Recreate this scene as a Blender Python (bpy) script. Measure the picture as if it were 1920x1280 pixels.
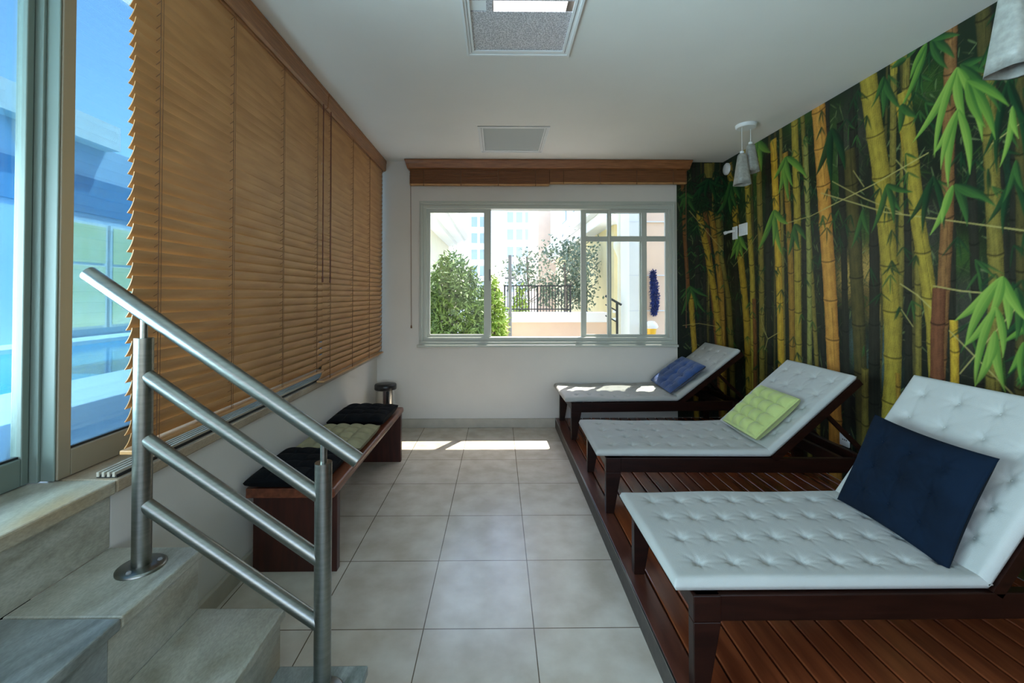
import bpy, bmesh, math, random
import numpy as np
from mathutils import Vector, Matrix, noise
for o in list(bpy.data.objects): bpy.data.objects.remove(o)
SC = bpy.context.scene; COL = SC.collection
PI = math.pi
random.seed(7)
# ------------------------------------------------------------------ camera
EYE = 1.364; YAW = .010; PITCH = .014; F = 810.0
cam = bpy.data.cameras.new('camera'); camo = bpy.data.objects.new('camera', cam); COL.objects.link(camo)
cam.sensor_fit = 'HORIZONTAL'; cam.sensor_width = 36; cam.lens = 36 * F / 1920
camo.location = (0, 0, EYE); camo.rotation_euler = (PI/2 + PITCH, 0, -YAW)
cam.shift_x = (960 - 943.1) / 1920; cam.shift_y = (539.66 - 640) / 1920
cam.clip_start = .02
SC.camera = camo
# ------------------------------------------------------------------ sky, sun, exposure
SC.view_settings.view_transform = 'Standard'; SC.view_settings.look = 'None'
SC.view_settings.exposure = 0.98; SC.view_settings.gamma = 1; SC.view_settings.use_curve_mapping = False
wd = bpy.data.worlds.new('sky'); SC.world = wd; wd.use_nodes = True
wn = wd.node_tree; wn.nodes.clear()
wo = wn.nodes.new('ShaderNodeOutputWorld'); wb = wn.nodes.new('ShaderNodeBackground')
sk = wn.nodes.new('ShaderNodeTexSky'); sk.sky_type = 'NISHITA'; sk.sun_disc = False
sk.sun_elevation = math.radians(63); sk.sun_rotation = math.radians(31); sk.dust_density = 1.5; sk.ozone_density = 1.5
wb.inputs['Strength'].default_value = SKY_STRENGTH = .50
wn.links.new(sk.outputs[0], wb.inputs[0]); wn.links.new(wb.outputs[0], wo.inputs[0])
sd = bpy.data.lights.new('sun', 'SUN'); sd.energy = 8.5; sd.angle = .009; sd.color = (1, .95, .86)
so = bpy.data.objects.new('sun', sd); COL.objects.link(so)
so.rotation_euler = Vector((-.51 * .454, -.86 * .454, -.891)).to_track_quat('-Z', 'Y').to_euler()
so.location = (3, 6, 8)
def area(name, loc, rot, sx, sy, e, c):
    d = bpy.data.lights.new(name, 'AREA'); d.shape = 'RECTANGLE'; d.size = sx; d.size_y = sy; d.energy = e; d.color = c
    o = bpy.data.objects.new(name, d); COL.objects.link(o); o.location = loc; o.rotation_euler = rot; return o
# added fill light behind the camera, shining in through the rear wall opening
area('rear_fill_light', (0.3, -3.2, 1.5), (PI/2, 0, 0), 3.4, 2.2, 8, (1, .94, .84))
# added area light for pool-side daylight and deck bounce, tilted up at the ceiling
area('pool_side_fill_light', (-2.3, .2, 1.45), (0, -PI/2-.6, 0), 1.3, 2.4, 400, (1, .745, .65))
# ------------------------------------------------------------------ helpers
def lin(r, g, b):
    f = lambda c: (c/255/12.92) if c/255 <= .04045 else ((c/255 + .055)/1.055)**2.4
    return (f(r), f(g), f(b))
def tag(o, label=None, cat=None, group=None, kind=None):
    if label: o['label'] = label
    if cat: o['category'] = cat
    if group: o['group'] = group
    if kind: o['kind'] = kind
    return o
def empty(name, loc=(0, 0, 0), rz=0, label=None, cat=None, group=None):
    o = bpy.data.objects.new(name, None); COL.objects.link(o); o.location = loc; o.rotation_euler = (0, 0, rz)
    o.empty_display_size = .1
    return tag(o, label, cat, group)
class MB:
    def __init__(s): s.v = []; s.f = []; s.sm = []
    def add(s, vs, fs, smooth=False):
        n = len(s.v); s.v += [tuple(p) for p in vs]; s.f += [tuple(i + n for i in f) for f in fs]; s.sm += [smooth]*len(fs); return s
    def box(s, x0, x1, y0, y1, z0, z1, M=None):
        vs = [Vector((x, y, z)) for x in (x0, x1) for y in (y0, y1) for z in (z0, z1)]
        if M is not None: vs = [M @ v for v in vs]
        return s.add(vs, [(0,1,3,2),(4,6,7,5),(0,4,5,1),(2,3,7,6),(0,2,6,4),(1,5,7,3)])
    def hexa(s, bot, top):   # two quads, each listed counter-clockwise seen from above
        return s.add(list(bot)+list(top), [(3,2,1,0),(4,5,6,7),(0,1,5,4),(1,2,6,5),(2,3,7,6),(3,0,4,7)])
    def prism(s, pts, axis, a, b):   # polygon extruded along an axis
        n = len(pts); vs = []
        for t in (a, b):
            for p, q in pts:
                vs.append({'x': (t, p, q), 'y': (p, t, q), 'z': (p, q, t)}[axis])
        fs = [tuple(range(n)), tuple(range(2*n-1, n-1, -1))] + [(i, i+n, (i+1) % n + n, (i+1) % n) for i in range(n)]
        return s.add(vs, fs)
    def tube(s, p, q, r, r2=None, n=16, cap=True):
        p = Vector(p); q = Vector(q); d = (q-p).normalized(); r2 = r if r2 is None else r2
        a = d.orthogonal().normalized(); b = d.cross(a)
        vs = []
        for c, rr in ((p, r), (q, r2)):
            for i in range(n):
                t = 2*PI*i/n; vs.append(c + a*math.cos(t)*rr + b*math.sin(t)*rr)
        s.add(vs, [(i, (i+1) % n, (i+1) % n+n, i+n) for i in range(n)], True)
        if cap: s.add(vs, [tuple(range(n))[::-1], tuple(range(n, 2*n))])
        return s
    def lathe(s, prof, c=(0, 0, 0), n=28, smooth=True):
        vs = []; m = len(prof)
        for r, z in prof:
            for i in range(n):
                t = 2*PI*i/n; vs.append((c[0]+r*math.cos(t), c[1]+r*math.sin(t), c[2]+z))
        fs = [(j*n+i, j*n+(i+1) % n, (j+1)*n+(i+1) % n, (j+1)*n+i) for j in range(m-1) for i in range(n)]
        s.add(vs, fs, smooth); s.add(vs[:n], [tuple(range(n))[::-1]]); s.add(vs[-n:], [tuple(range(n))]); return s
    def path(s, pts, r, n=8):
        for a, b in zip(pts, pts[1:]): s.tube(a, b, r, n=n)
        return s
    def build(s, name, m, parent=None, bevel=0, seg=2, kind=None):
        me = bpy.data.meshes.new(name); me.from_pydata(s.v, [], s.f); me.update()
        if any(s.sm): me.polygons.foreach_set('use_smooth', s.sm)
        bm = bmesh.new(); bm.from_mesh(me); bmesh.ops.recalc_face_normals(bm, faces=bm.faces); bm.to_mesh(me); bm.free()
        me.materials.append(m)
        o = bpy.data.objects.new(name, me); COL.objects.link(o)
        if parent: o.parent = parent
        if bevel:
            b = o.modifiers.new('bevel', 'BEVEL'); b.width = bevel; b.segments = seg; b.limit_method = 'ANGLE'; b.angle_limit = math.radians(40)
            b.harden_normals = False
        if kind: o['kind'] = kind
        return o
def copy_tree(o, parent=None):
    c = o.copy(); COL.objects.link(c)
    if parent: c.parent = parent
    for ch in o.children: copy_tree(ch, c)
    return c
# ------------------------------------------------------------------ materials
def mat(name, col, rough=.5, metal=0, spec=.5, noise_s=0, noise_a=0, bump=0, bump_s=60, col2=None, stretch=(1, 1, 1), sheen=0, detail=4):
    m = bpy.data.materials.new(name); m.use_nodes = True; t = m.node_tree; N = t.nodes; L = t.links
    b = N['Principled BSDF']; b.inputs['Base Color'].default_value = (*col, 1); b.inputs['Roughness'].default_value = rough
    b.inputs['Metallic'].default_value = metal; b.inputs['Specular IOR Level'].default_value = spec
    if sheen: b.inputs['Sheen Weight'].default_value = sheen
    tc = N.new('ShaderNodeTexCoord'); mp = N.new('ShaderNodeMapping'); mp.inputs['Scale'].default_value = stretch
    L.new(tc.outputs['Object'], mp.inputs[0])
    if noise_s:
        n = N.new('ShaderNodeTexNoise'); n.inputs['Scale'].default_value = noise_s; n.inputs['Detail'].default_value = detail
        L.new(mp.outputs[0], n.inputs['Vector'])
        r = N.new('ShaderNodeValToRGB'); c2 = col2 or tuple(c*(1-noise_a) for c in col)
        r.color_ramp.elements[0].position = .35; r.color_ramp.elements[0].color = (*c2, 1)
        r.color_ramp.elements[1].position = .65; r.color_ramp.elements[1].color = (*col, 1)
        L.new(n.outputs['Fac'], r.inputs[0]); L.new(r.outputs[0], b.inputs['Base Color'])
    if bump:
        n2 = N.new('ShaderNodeTexNoise'); n2.inputs['Scale'].default_value = bump_s; n2.inputs['Detail'].default_value = 3
        L.new(mp.outputs[0], n2.inputs['Vector'])
        bp = N.new('ShaderNodeBump'); bp.inputs['Strength'].default_value = bump; bp.inputs['Distance'].default_value = .002
        L.new(n2.outputs['Fac'], bp.inputs['Height']); L.new(bp.outputs[0], b.inputs['Normal'])
    return m
M = {}
M['wall'] = mat('wall_paint', (.68, .645, .60), .8, noise_s=3, noise_a=.04, bump=.15, bump_s=150)
M['ceiling'] = mat('ceiling_paint', (.77, .745, .70), .85, noise_s=2, noise_a=.03, bump=.1, bump_s=120)
M['base'] = mat('skirting_tile', (.50, .45, .37), .4, noise_s=8, noise_a=.15)
M['blind'] = mat('honey_wood_slats', (.53, .275, .105), .42, noise_s=5, col2=(.43, .21, .075), stretch=(3, .8, 5))
M['cornice'] = mat('cornice_wood', (.36, .155, .055), .4, noise_s=7, col2=(.24, .095, .03), stretch=(12, 1, 18))
M['cornice_x'] = mat('cornice_wood_grain', (.34, .13, .045), .35, noise_s=7, col2=(.2, .07, .022), stretch=(1, 12, 18))
M['cord'] = mat('brown_cord', (.16, .07, .03), .7)
M['wand'] = mat('dark_red_wood', (.12, .03, .015), .5)
M['dark'] = mat('dark_stained_wood', (.020, .0052, .0028), .36, spec=.25, noise_s=5, col2=(.010, .0026, .0014), stretch=(1, 8, 8), bump=.1, bump_s=20)
M['bench'] = mat('red_brown_wood', (.20, .06, .028), .33, noise_s=5, col2=(.11, .03, .014), stretch=(10, 1, 10), bump=.08, bump_s=20)
M['benchd'] = mat('wine_brown_panel', (.062, .015, .009), .4, noise_s=5, col2=(.035, .009, .006), stretch=(8, 8, 1))
M['deckw'] = mat('deck_board_wood', (.24, .060, .020), .22, noise_s=3, col2=(.12, .027, .010), stretch=(6, .7, 1), bump=.1, bump_s=30)
M['deckt'] = mat('deck_edge_board', (.12, .038, .022), .3, noise_s=4, col2=(.07, .02, .012), stretch=(8, 1, 1))
M['deckf'] = mat('deck_side_rubber', (.075, .06, .05), .6, noise_s=30, noise_a=.3)
M['steel'] = mat('brushed_steel', (.26, .265, .24), .32, metal=1, noise_s=12, noise_a=.15, stretch=(1, 1, 10), bump=.05, bump_s=300)
M['canvas'] = mat('white_canvas', (.455, .45, .425), .85, noise_s=6, noise_a=.06, bump=.35, bump_s=420)
M['navy'] = mat('navy_velvet', (.0025, .009, .022), .9, spec=.15, noise_s=7, noise_a=.35, bump=.3, bump_s=90)
M['blue'] = mat('royal_blue_velvet', (.008, .055, .21), .75, noise_s=14, noise_a=.4, bump=.3, bump_s=90, sheen=.2)
M['lime'] = mat('lime_cotton', (.46, .52, .18), .85, noise_s=10, noise_a=.12, bump=.4, bump_s=300, sheen=.2)
M['khaki'] = mat('khaki_cotton', (.34, .31, .18), .9, noise_s=14, noise_a=.25, bump=.5, bump_s=250)
M['black'] = mat('black_cotton', (.004, .005, .007), .9, spec=.15, noise_s=10, noise_a=.3, bump=.3, bump_s=150)
M['plastic'] = mat('white_plastic', (.75, .76, .76), .4)
M['blackp'] = mat('black_plastic', (.01, .01, .011), .35)
M['chrome'] = mat('chrome', (.75, .75, .75), .1, metal=1)
M['frame'] = mat('white_aluminium_frame', (.50, .52, .47), .45, noise_s=5, noise_a=.03)
M['frameg'] = mat('green_white_aluminium', (.15, .19, .165), .45, noise_s=5, noise_a=.03)
M['frametan'] = mat('tan_aluminium', (.27, .23, .165), .45, noise_s=5, noise_a=.04)
M['rubber'] = mat('black_rubber', (.01, .012, .014), .6)
M['shade'] = mat('frosted_shade', (.36, .355, .32), .5, noise_s=40, noise_a=.25, bump=.5, bump_s=90)
M['iron'] = mat('black_iron', (.02, .022, .024), .5)
M['greymetal'] = mat('grey_metal', (.22, .22, .22), .5)
M['peach'] = mat('peach_stucco', (.78, .58, .42), .9, noise_s=4, noise_a=.05)
M['cream'] = mat('cream_stucco', (.80, .76, .60), .9, noise_s=4, noise_a=.05)
M['ochre'] = mat('ochre_stucco', (.74, .62, .34), .9, noise_s=3, noise_a=.06)
M['white'] = mat('white_stucco', (.82, .82, .79), .9, noise_s=4, noise_a=.04)
M['leaf'] = mat('hedge_leaf', (.17, .27, .055), .6, noise_s=3, col2=(.06, .13, .03))
M['leafl'] = mat('young_leaf', (.34, .46, .07), .6, noise_s=3, col2=(.18, .32, .04))
M['leafg'] = mat('grey_green_leaf', (.20, .26, .18), .7, noise_s=3, col2=(.10, .15, .10))
M['bark'] = mat('grey_bark', (.20, .18, .15), .9, noise_s=20, noise_a=.4)
M['paving'] = mat('pale_stone_paving', (.70, .70, .68), .8, noise_s=3, noise_a=.08)
M['pooldeck'] = mat('pale_blue_stone_deck', (.55, .66, .72), .6, noise_s=5, noise_a=.08, stretch=(1, 6, 1))
M['bluewall'] = mat('blue_painted_band', (.10, .28, .48), .7, noise_s=2, noise_a=.15)
M['palewall'] = mat('pale_blue_wall', (.42, .56, .70), .8, noise_s=2, noise_a=.05)
M['towerw'] = mat('tower_concrete', (.70, .72, .73), .9)
M['towerg'] = mat('tower_glass', (.25, .34, .40), .3)
M['mop'] = mat('blue_microfibre', (.015, .04, .22), .95, noise_s=60, noise_a=.5, bump=1, bump_s=80)
M['yellow'] = mat('yellow_plastic', (.80, .45, .02), .4)
def marble(name, a, b, c):
    m = bpy.data.materials.new(name); m.use_nodes = True; t = m.node_tree; N = t.nodes; L = t.links; p = N['Principled BSDF']
    p.inputs['Roughness'].default_value = .28
    tc = N.new('ShaderNodeTexCoord'); mp = N.new('ShaderNodeMapping'); mp.inputs['Scale'].default_value = (1.2, .5, 1.2); mp.inputs['Rotation'].default_value = (.4, .2, .7)
    n1 = N.new('ShaderNodeTexNoise'); n1.inputs['Scale'].default_value = 5; n1.inputs['Detail'].default_value = 9; n1.inputs['Distortion'].default_value = 1.2
    n2 = N.new('ShaderNodeTexNoise'); n2.inputs['Scale'].default_value = 1.9; n2.inputs['Detail'].default_value = 3
    n3 = N.new('ShaderNodeTexNoise'); n3.inputs['Scale'].default_value = 160
    L.new(tc.outputs['Object'], mp.inputs[0])
    for n in (n1, n2, n3): L.new(mp.outputs[0], n.inputs['Vector'])
    r = N.new('ShaderNodeValToRGB'); e = r.color_ramp.elements; e[0].position = .36; e[0].color = (*a, 1); e[1].position = .62; e[1].color = (*b, 1)
    r2 = N.new('ShaderNodeValToRGB'); r2.color_ramp.elements[0].position = .56; r2.color_ramp.elements[0].color = (0,)*3+(1,); r2.color_ramp.elements[1].position = .68; r2.color_ramp.elements[1].color = (.8,)*3+(1,)
    mx = N.new('ShaderNodeMixRGB'); mx.inputs[2].default_value = (*c, 1)
    L.new(n1.outputs[0], r.inputs[0]); L.new(n2.outputs[0], r2.inputs[0]); L.new(r2.outputs[0], mx.inputs[0]); L.new(r.outputs[0], mx.inputs[1])
    m3 = N.new('ShaderNodeMixRGB'); m3.blend_type = 'OVERLAY'; m3.inputs[0].default_value = .35
    L.new(mx.outputs[0], m3.inputs[1]); L.new(n3.outputs['Fac'], m3.inputs[2]); L.new(m3.outputs[0], p.inputs['Base Color'])
    return m
M['marble'] = marble('beige_green_marble', (.25, .23, .17), (.43, .42, .35), (.34, .24, .13))
M['marbleb'] = marble('blind_tinted_marble', (.27, .20, .13), (.40, .33, .24), (.30, .19, .10))  # sill copy of the marble, brown reflection of the blinds put into its colour
M['marbled'] = marble('dark_grey_marble', (.10, .11, .10), (.30, .32, .31), (.22, .21, .17))
M['marbleg'] = marble('grey_veined_marble', (.13, .16, .14), (.40, .44, .42), (.28, .30, .28))
def glass(name, tint, refl=.35):
    m = bpy.data.materials.new(name); m.use_nodes = True; t = m.node_tree; N = t.nodes; L = t.links; N.clear()
    o = N.new('ShaderNodeOutputMaterial'); a = N.new('ShaderNodeBsdfTransparent'); a.inputs[0].default_value = (*tint, 1)
    g = N.new('ShaderNodeBsdfGlossy'); g.inputs['Roughness'].default_value = .02
    fr = N.new('ShaderNodeFresnel'); fr.inputs[0].default_value = 1.45
    mu = N.new('ShaderNodeMath'); mu.operation = 'MULTIPLY'; mu.inputs[1].default_value = refl
    mx = N.new('ShaderNodeMixShader'); L.new(fr.outputs[0], mu.inputs[0]); L.new(mu.outputs[0], mx.inputs[0])
    L.new(a.outputs[0], mx.inputs[1]); L.new(g.outputs[0], mx.inputs[2]); L.new(mx.outputs[0], o.inputs[0]); return m
M['glass'] = glass('clear_glass', (.96, .98, .97))
M['glassb'] = glass('blue_tinted_glass', (.44, .62, .70), .6)
def emit(name, c, s):
    m = bpy.data.materials.new(name); m.use_nodes = True; p = m.node_tree.nodes['Principled BSDF']
    p.inputs['Base Color'].default_value = (.8, .8, .8, 1); p.inputs['Emission Color'].default_value = (*c, 1); p.inputs['Emission Strength'].default_value = s; return m
M['tube'] = emit('bright_strip', (1, 1, .97), .9)
def tiles():
    m = bpy.data.materials.new('beige_floor_tiles'); m.use_nodes = True; t = m.node_tree; N = t.nodes; L = t.links; p = N['Principled BSDF']
    tc = N.new('ShaderNodeTexCoord'); mp = N.new('ShaderNodeMapping'); mp.inputs['Location'].default_value = (.306 + .45, .45*6 - 2.232 + .45, 0)
    L.new(tc.outputs['Object'], mp.inputs[0])
    br = N.new('ShaderNodeTexBrick'); br.offset = 0; br.squash = 1; br.inputs['Scale'].default_value = 1
    br.inputs['Brick Width'].default_value = .45; br.inputs['Row Height'].default_value = .45; br.inputs['Mortar Size'].default_value = .0022; br.inputs['Mortar Smooth'].default_value = .1
    br.inputs['Color1'].default_value = (1, 1, 1, 1); br.inputs['Color2'].default_value = (.93, .93, .95, 1); br.inputs['Mortar'].default_value = (.22, .18, .14, 1)
    L.new(mp.outputs[0], br.inputs['Vector'])
    n = N.new('ShaderNodeTexNoise'); n.inputs['Scale'].default_value = 7; n.inputs['Detail'].default_value = 8; L.new(tc.outputs['Object'], n.inputs['Vector'])
    r = N.new('ShaderNodeValToRGB'); e = r.color_ramp.elements; e[0].position = .35; e[0].color = (.52, .45, .36, 1); e[1].position = .68; e[1].color = (.66, .60, .51, 1)
    L.new(n.outputs[0], r.inputs[0])
    mu = N.new('ShaderNodeMixRGB'); mu.blend_type = 'MULTIPLY'; mu.inputs[0].default_value = 1
    L.new(r.outputs[0], mu.inputs[1]); L.new(br.outputs['Color'], mu.inputs[2]); L.new(mu.outputs[0], p.inputs['Base Color'])
    p.inputs['Roughness'].default_value = .24
    b = N.new('ShaderNodeBump'); b.inputs['Strength'].default_value = .5; b.inputs['Distance'].default_value = .002; b.invert = True
    L.new(br.outputs['Fac'], b.inputs['Height']); L.new(b.outputs[0], p.inputs['Normal'])
    return m
M['tiles'] = tiles()
def water():
    m = mat('pool_water', (.01, .30, .55), .08, bump=.6, bump_s=6); return m
M['water'] = water()
# ------------------------------------------------------------------ room shell
H = 2.73; XL = -1.246; XR = 2.33; YB = 4.445; YR = -2.6
MB().box(XL-.02, XR+.12, YR-.1, YB+.16, -.1, 0).build('floor', M['tiles'], kind='structure')
# ceiling with two recesses for the light panels
c = MB(); F1 = (-.18, .40, 1.87, 2.45); F2 = (-.172, .42, 3.50, 4.135)
ys = [YR-.1, F1[2]+.03, F1[3]-.03, F2[2]+.03, F2[3]-.03, YB+.16]
for i, (a, b) in enumerate(zip(ys, ys[1:])):
    if i in (1, 3):
        f = F1 if i == 1 else F2
        c.box(-1.75, f[0]+.03, a, b, H, H+.15); c.box(f[1]-.03, XR+.12, a, b, H, H+.15)
    else: c.box(-1.75, XR+.12, a, b, H, H+.15)
c.box(-1.75, XR+.12, YR-.1, YB+.16, H+.15, H+.2)
c.build('ceiling', M['ceiling'], kind='structure')
WX0, WX1, WZ0, WZ1 = -.775, 1.79, .885, 2.275
MB().box(-1.5, WX0, YB, YB+.16, 0, H).box(WX1, XR+.12, YB, YB+.16, 0, H).box(WX0, WX1, YB, YB+.16, 0, WZ0).box(WX0, WX1, YB, YB+.16, WZ1, H).build('wall_back', M['wall'], kind='structure')
MB().box(XR, XR+.12, YR-.1, YB, 0, H).build('wall_right', M['wall'], kind='structure')
MB().box(XL-.25, XL, 1.41, YB, 0, .725).box(XL-.25, XL, 4.40, YB, .77, H).box(XL-.25, XL, YR, YB, 2.66, H).build('wall_left', M['wall'], kind='structure')
# rear wall behind the camera, with a wide opening added to let light in
MB().box(-1.75, -1.3, YR-.12, YR, 0, H).box(2.0, XR+.12, YR-.12, YR, 0, H).box(-1.3, 2.0, YR-.12, YR, 2.5, H).box(-1.3, 2.0, YR-.12, YR, 0, .4).build('wall_rear', M['wall'], kind='structure')
MB().box(XL, .60, YB-.016, YB, 0, .091).build('baseboard_back', M['base'], bevel=.003, kind='structure')
MB().box(XL, XL+.022, 1.42, YB-.016, 0, .085).build('baseboard_left', M['base'], bevel=.003, kind='structure')
# marble landing slab that runs on as the sill of the long window
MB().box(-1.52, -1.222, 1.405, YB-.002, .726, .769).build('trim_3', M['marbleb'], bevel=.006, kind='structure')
lp = MB().box(-1.52, -1.222, -.55, 1.403, .726, .769)
lp.build('trim_1', M['marble'], bevel=.006, kind='structure')
# ------------------------------------------------------------------ back window
w = empty('window_1', ((WX0+WX1)/2, YB, WZ0)); w['kind'] = 'structure'
WO = Vector(w.location)
def rel(mb, o):
    mb.v = [tuple(Vector(v)-o) for v in mb.v]; return mb
def ring(mb, x0, x1, z0, z1, t, y0, y1):
    mb.box(x0, x1, y0, y1, z1-t, z1).box(x0, x1, y0, y1, z0, z0+t).box(x0, x0+t, y0, y1, z0+t, z1-t).box(x1-t, x1, y0, y1, z0+t, z1-t); return mb
cs = MB(); ring(cs, -.815, 1.832, .845, 2.32, .04, YB-.012, YB+.004); ring(cs, -.80, 1.817, .86, 2.305, .014, YB-.024, YB-.011)
ring(cs, WX0, WX1, WZ0, WZ1, .032, YB-.004, YB+.12)
rel(cs, WO).build('window_frame', M['frame'], w, bevel=.003)
rel(MB().box(-.83, 1.84, YB-.045, YB, .822, .846), WO).build('window_sill', M['frame'], w, bevel=.004)
def sash(x0, x1, z0, z1, st, y, muntv=(), munth=(), hw=.05):
    s = MB(); s.box(x0, x0+st[0], y, y+.03, z0, z1).box(x1-st[1], x1, y, y+.03, z0, z1)
    s.box(x0+st[0], x1-st[1], y, y+.03, z1-hw, z1).box(x0+st[0], x1-st[1], y, y+.03, z0, z0+hw)
    for a, b in muntv: s.box(a, b, y, y+.03, z0+hw, z1-hw)
    for a, b in munth: s.box(x0+st[0], x1-st[1], y+.002, y+.028, a, b)
    o = rel(s, WO).build('sash', M['frame'], w, bevel=.002)
    g = rel(MB().box(x0+st[0]-.005, x1-st[1]+.005, y+.013, y+.017, z0+hw-.005, z1-hw+.005), WO).build('pane', M['glass'], o)
    return o
sash(-.758, -.078, .905, 2.25, (.048, .075), YB+.03, hw=.042)
sash(.862, 1.535, .905, 2.25, (.055, .055), YB+.065, [(1.138, 1.178)], [(1.915, 1.968)], hw=.038)
sash(1.15, 1.776, .905, 2.25, (.02, .042), YB+.025, [(1.487, 1.54)], [(1.912, 1.966)], hw=.038)
rel(MB().box(-.10, -.085, YB+.020, YB+.03, 1.50, 1.62), WO).build('latch', M['greymetal'], w)
# ------------------------------------------------------------------ long side windows and pool doors
def panel(parent, X, y0, y1, z0, z1, st=.05, bot=.085, m=M['frame'], th=.035):
    s = MB(); s.box(X-th, X, y0, y0+st, z0, z1).box(X-th, X, y1-st, y1, z0, z1).box(X-th, X, y0+st, y1-st, z0, z0+bot).box(X-th, X, y0+st, y1-st, z1-.06, z1)
    o = s.build('panel_frame', m, parent, bevel=.003)
    MB().box(X-th/2-.003, X-th/2+.003, y0+st-.006, y1-st+.006, z0+bot-.006, z1-.054).build('pane', M['glassb'], o)
    MB().box(X-th/2-.002, X-th/2+.008, y0+st-.001, y1-st+.001, z0+bot, z0+bot+.007).build('gasket', M['rubber'], o)
    return o
d = empty('door_1'); d['kind'] = 'structure'
panel(d, -1.47, -.10, 1.374, .771, 2.655, st=.022, bot=.085, m=M['frameg'])
panel(d, -1.47, -1.55, -.105, .771, 2.655, m=M['frameg'])
MB().box(-1.506, -1.480, 1.375, 1.384, .771, 2.655).build('gasket', M['rubber'], d)
s = MB().box(-1.492, -1.404, 1.386, 1.3925, .771, 2.655).box(-1.480, -1.445, 1.376, 1.3865, .771, 2.655)
s.build('jamb', M['frameg'], d, bevel=.003)
wl = empty('window_2'); wl['kind'] = 'structure'
panel(wl, -1.40, 1.393, 2.90, .771, 2.655, st=.043, m=M['frametan']); panel(wl, -1.40, 2.902, 4.398, .771, 2.655, m=M['frametan'])
t = MB()
for k in range(4): t.box(-1.298+.017*k, -1.290+.017*k, 1.415, 4.39, .774, .789)
t.build('sliding_track', M['base'], wl)
MB().box(-1.302, -1.236, 1.420, 4.39, .769, .779).build('track_bed', M['rubber'], wl)
# ------------------------------------------------------------------ cornices
def cornice_y(y0, y1, label):
    # boxed wooden pelmet running along the window wall
    p = [(-1.246, H-.004), (-1.149, H-.004), (-1.149, H-.028), (-1.153, H-.034), (-1.156, H-.105), (-1.172, H-.116), (-1.172, H-.102), (-1.176, H-.03), (-1.246, H-.02)]
    o = MB().prism(p, 'y', y0, y1).build('wooden_pelmet', M['cornice'], bevel=.0015)
    return tag(o, label, 'pelmet', 'wooden pelmets over the blinds')
cornice_y(-.6, 2.915, 'long honey wood pelmet above the nearer side blind')
cornice_y(2.925, 4.425, 'shorter honey wood pelmet above the farther side blind')
p = [(YB-.0, H-.004), (YB-.098, H-.004), (YB-.098, H-.018), (YB-.090, H-.045), (YB-.084, H-.088), (YB-.068, H-.096), (YB-.064, H-.02), (YB, H-.02)]
n = len(p); mb = MB(); vs = []
for sx, k in ((-1, -.955), (1, 1.975)):
    for y, z in p: vs.append((k + sx*(-(H-.004-z)*.32), y, z))
mb.add(vs, [tuple(range(n)), tuple(range(2*n-1, n-1, -1))] + [(i, i+n, (i+1) % n+n, (i+1) % n) for i in range(n)])
mb.box(-.925, -.91, YB-.09, YB, 2.634, H-.02).box(1.93, 1.945, YB-.09, YB, 2.634, H-.02)
tag(mb.build('wooden_pelmet', M['cornice_x'], bevel=.0015), 'red-brown wooden pelmet across the top of the back wall window', 'pelmet', None)
# ------------------------------------------------------------------ venetian blinds, lowered
def blind(y0, y1, zb, cords, X, label, seed, tilt=67):
    rnd = random.Random(seed)
    r = empty('venetian_blind', (X, (y0+y1)/2, H-.13), 0, label, 'blind', 'lowered wooden venetian blinds')
    O = Vector(r.location); s = MB(); z = zb + .045; W2 = .0275; k = 0
    zt = H-.145
    nsl = int(round((zt-z)/.0415))
    for k in range(nsl):
        zz = z + (zt-z)*k/(nsl-1); a = math.radians(tilt + rnd.uniform(-1.2, 1.2)); da = rnd.uniform(-.0012, .0012)
        th = .0013; ya = y0 + rnd.uniform(-.0015, .0015); yb = y1 + rnd.uniform(-.0015, .0015); top = []; low = []
        for u in (1, .6, .2, -.2, -.6, -1):
            cu = .0035*(1-u*u); px_, pz_ = X+math.cos(a)*W2*u+math.sin(a)*cu, zz+math.sin(a)*W2*u-math.cos(a)*cu
            top.append((px_+math.sin(a)*th, pz_-math.cos(a)*th)); low.append((px_-math.sin(a)*th, pz_+math.cos(a)*th))
        q = top+low[::-1]; m_ = len(q)
        vs = [(a_, ya, b_) for a_, b_ in q] + [(a_, yb, b_+da) for a_, b_ in q]
        s.add(vs, [tuple(range(m_)), tuple(range(2*m_-1, m_-1, -1))]); s.add(vs, [(i, i+m_, (i+1) % m_+m_, (i+1) % m_) for i in range(m_)], False)
    rel(s, O).build('slats', M['blind'], r)
    rel(MB().box(X-.026, X+.026, y0, y1, zb, zb+.014), O).build('bottom_rail', M['blind'], r, bevel=.003)
    rel(MB().box(X-.03, X+.022, y0, y1, H-.125, H-.03), O).build('headrail', M['cornice'], r)
    for yc in cords:
        c = MB()
        for sx in (-1, 1):
            c.tube((X+sx*.024, yc, zb+.01), (X+sx*.024, yc, H-.12), .0014, n=5)
            c.tube((X+sx*.024, yc+.012, zb+.01), (X+sx*.024, yc+.012, H-.12), .0009, n=4)
        for k in range(nsl):
            zz = z + (zt-z)*k/(nsl-1); c.tube((X+.024, yc, zz+.010), (X-.018, yc+.010, zz-.012), .0010, n=4, cap=False)
        rel(c, O).build('ladder_cord', M['cord'], r)
    return r, O
BX = -1.197
b1, O1 = blind(1.412, 2.915, .845, [1.50, 1.915, 2.36, 2.80], BX, 'honey wood blind nearest the stairs, lowered, on the left wall', 1)
b2, O2 = blind(2.92, 4.41, .768, [3.02, 3.48, 3.93, 4.34], BX, 'farther honey wood blind, lowered, hanging next to the back corner', 2)
for yy in (2.82, 2.945):
    rel(MB().tube((-1.145, yy, 1.48), (-1.145, yy, H-.125), .0038, n=8).tube((-1.145, yy, 1.44), (-1.145, yy, 1.48), .006, n=8), O1).build('tilt_wand', M['wand'], b1)
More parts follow.
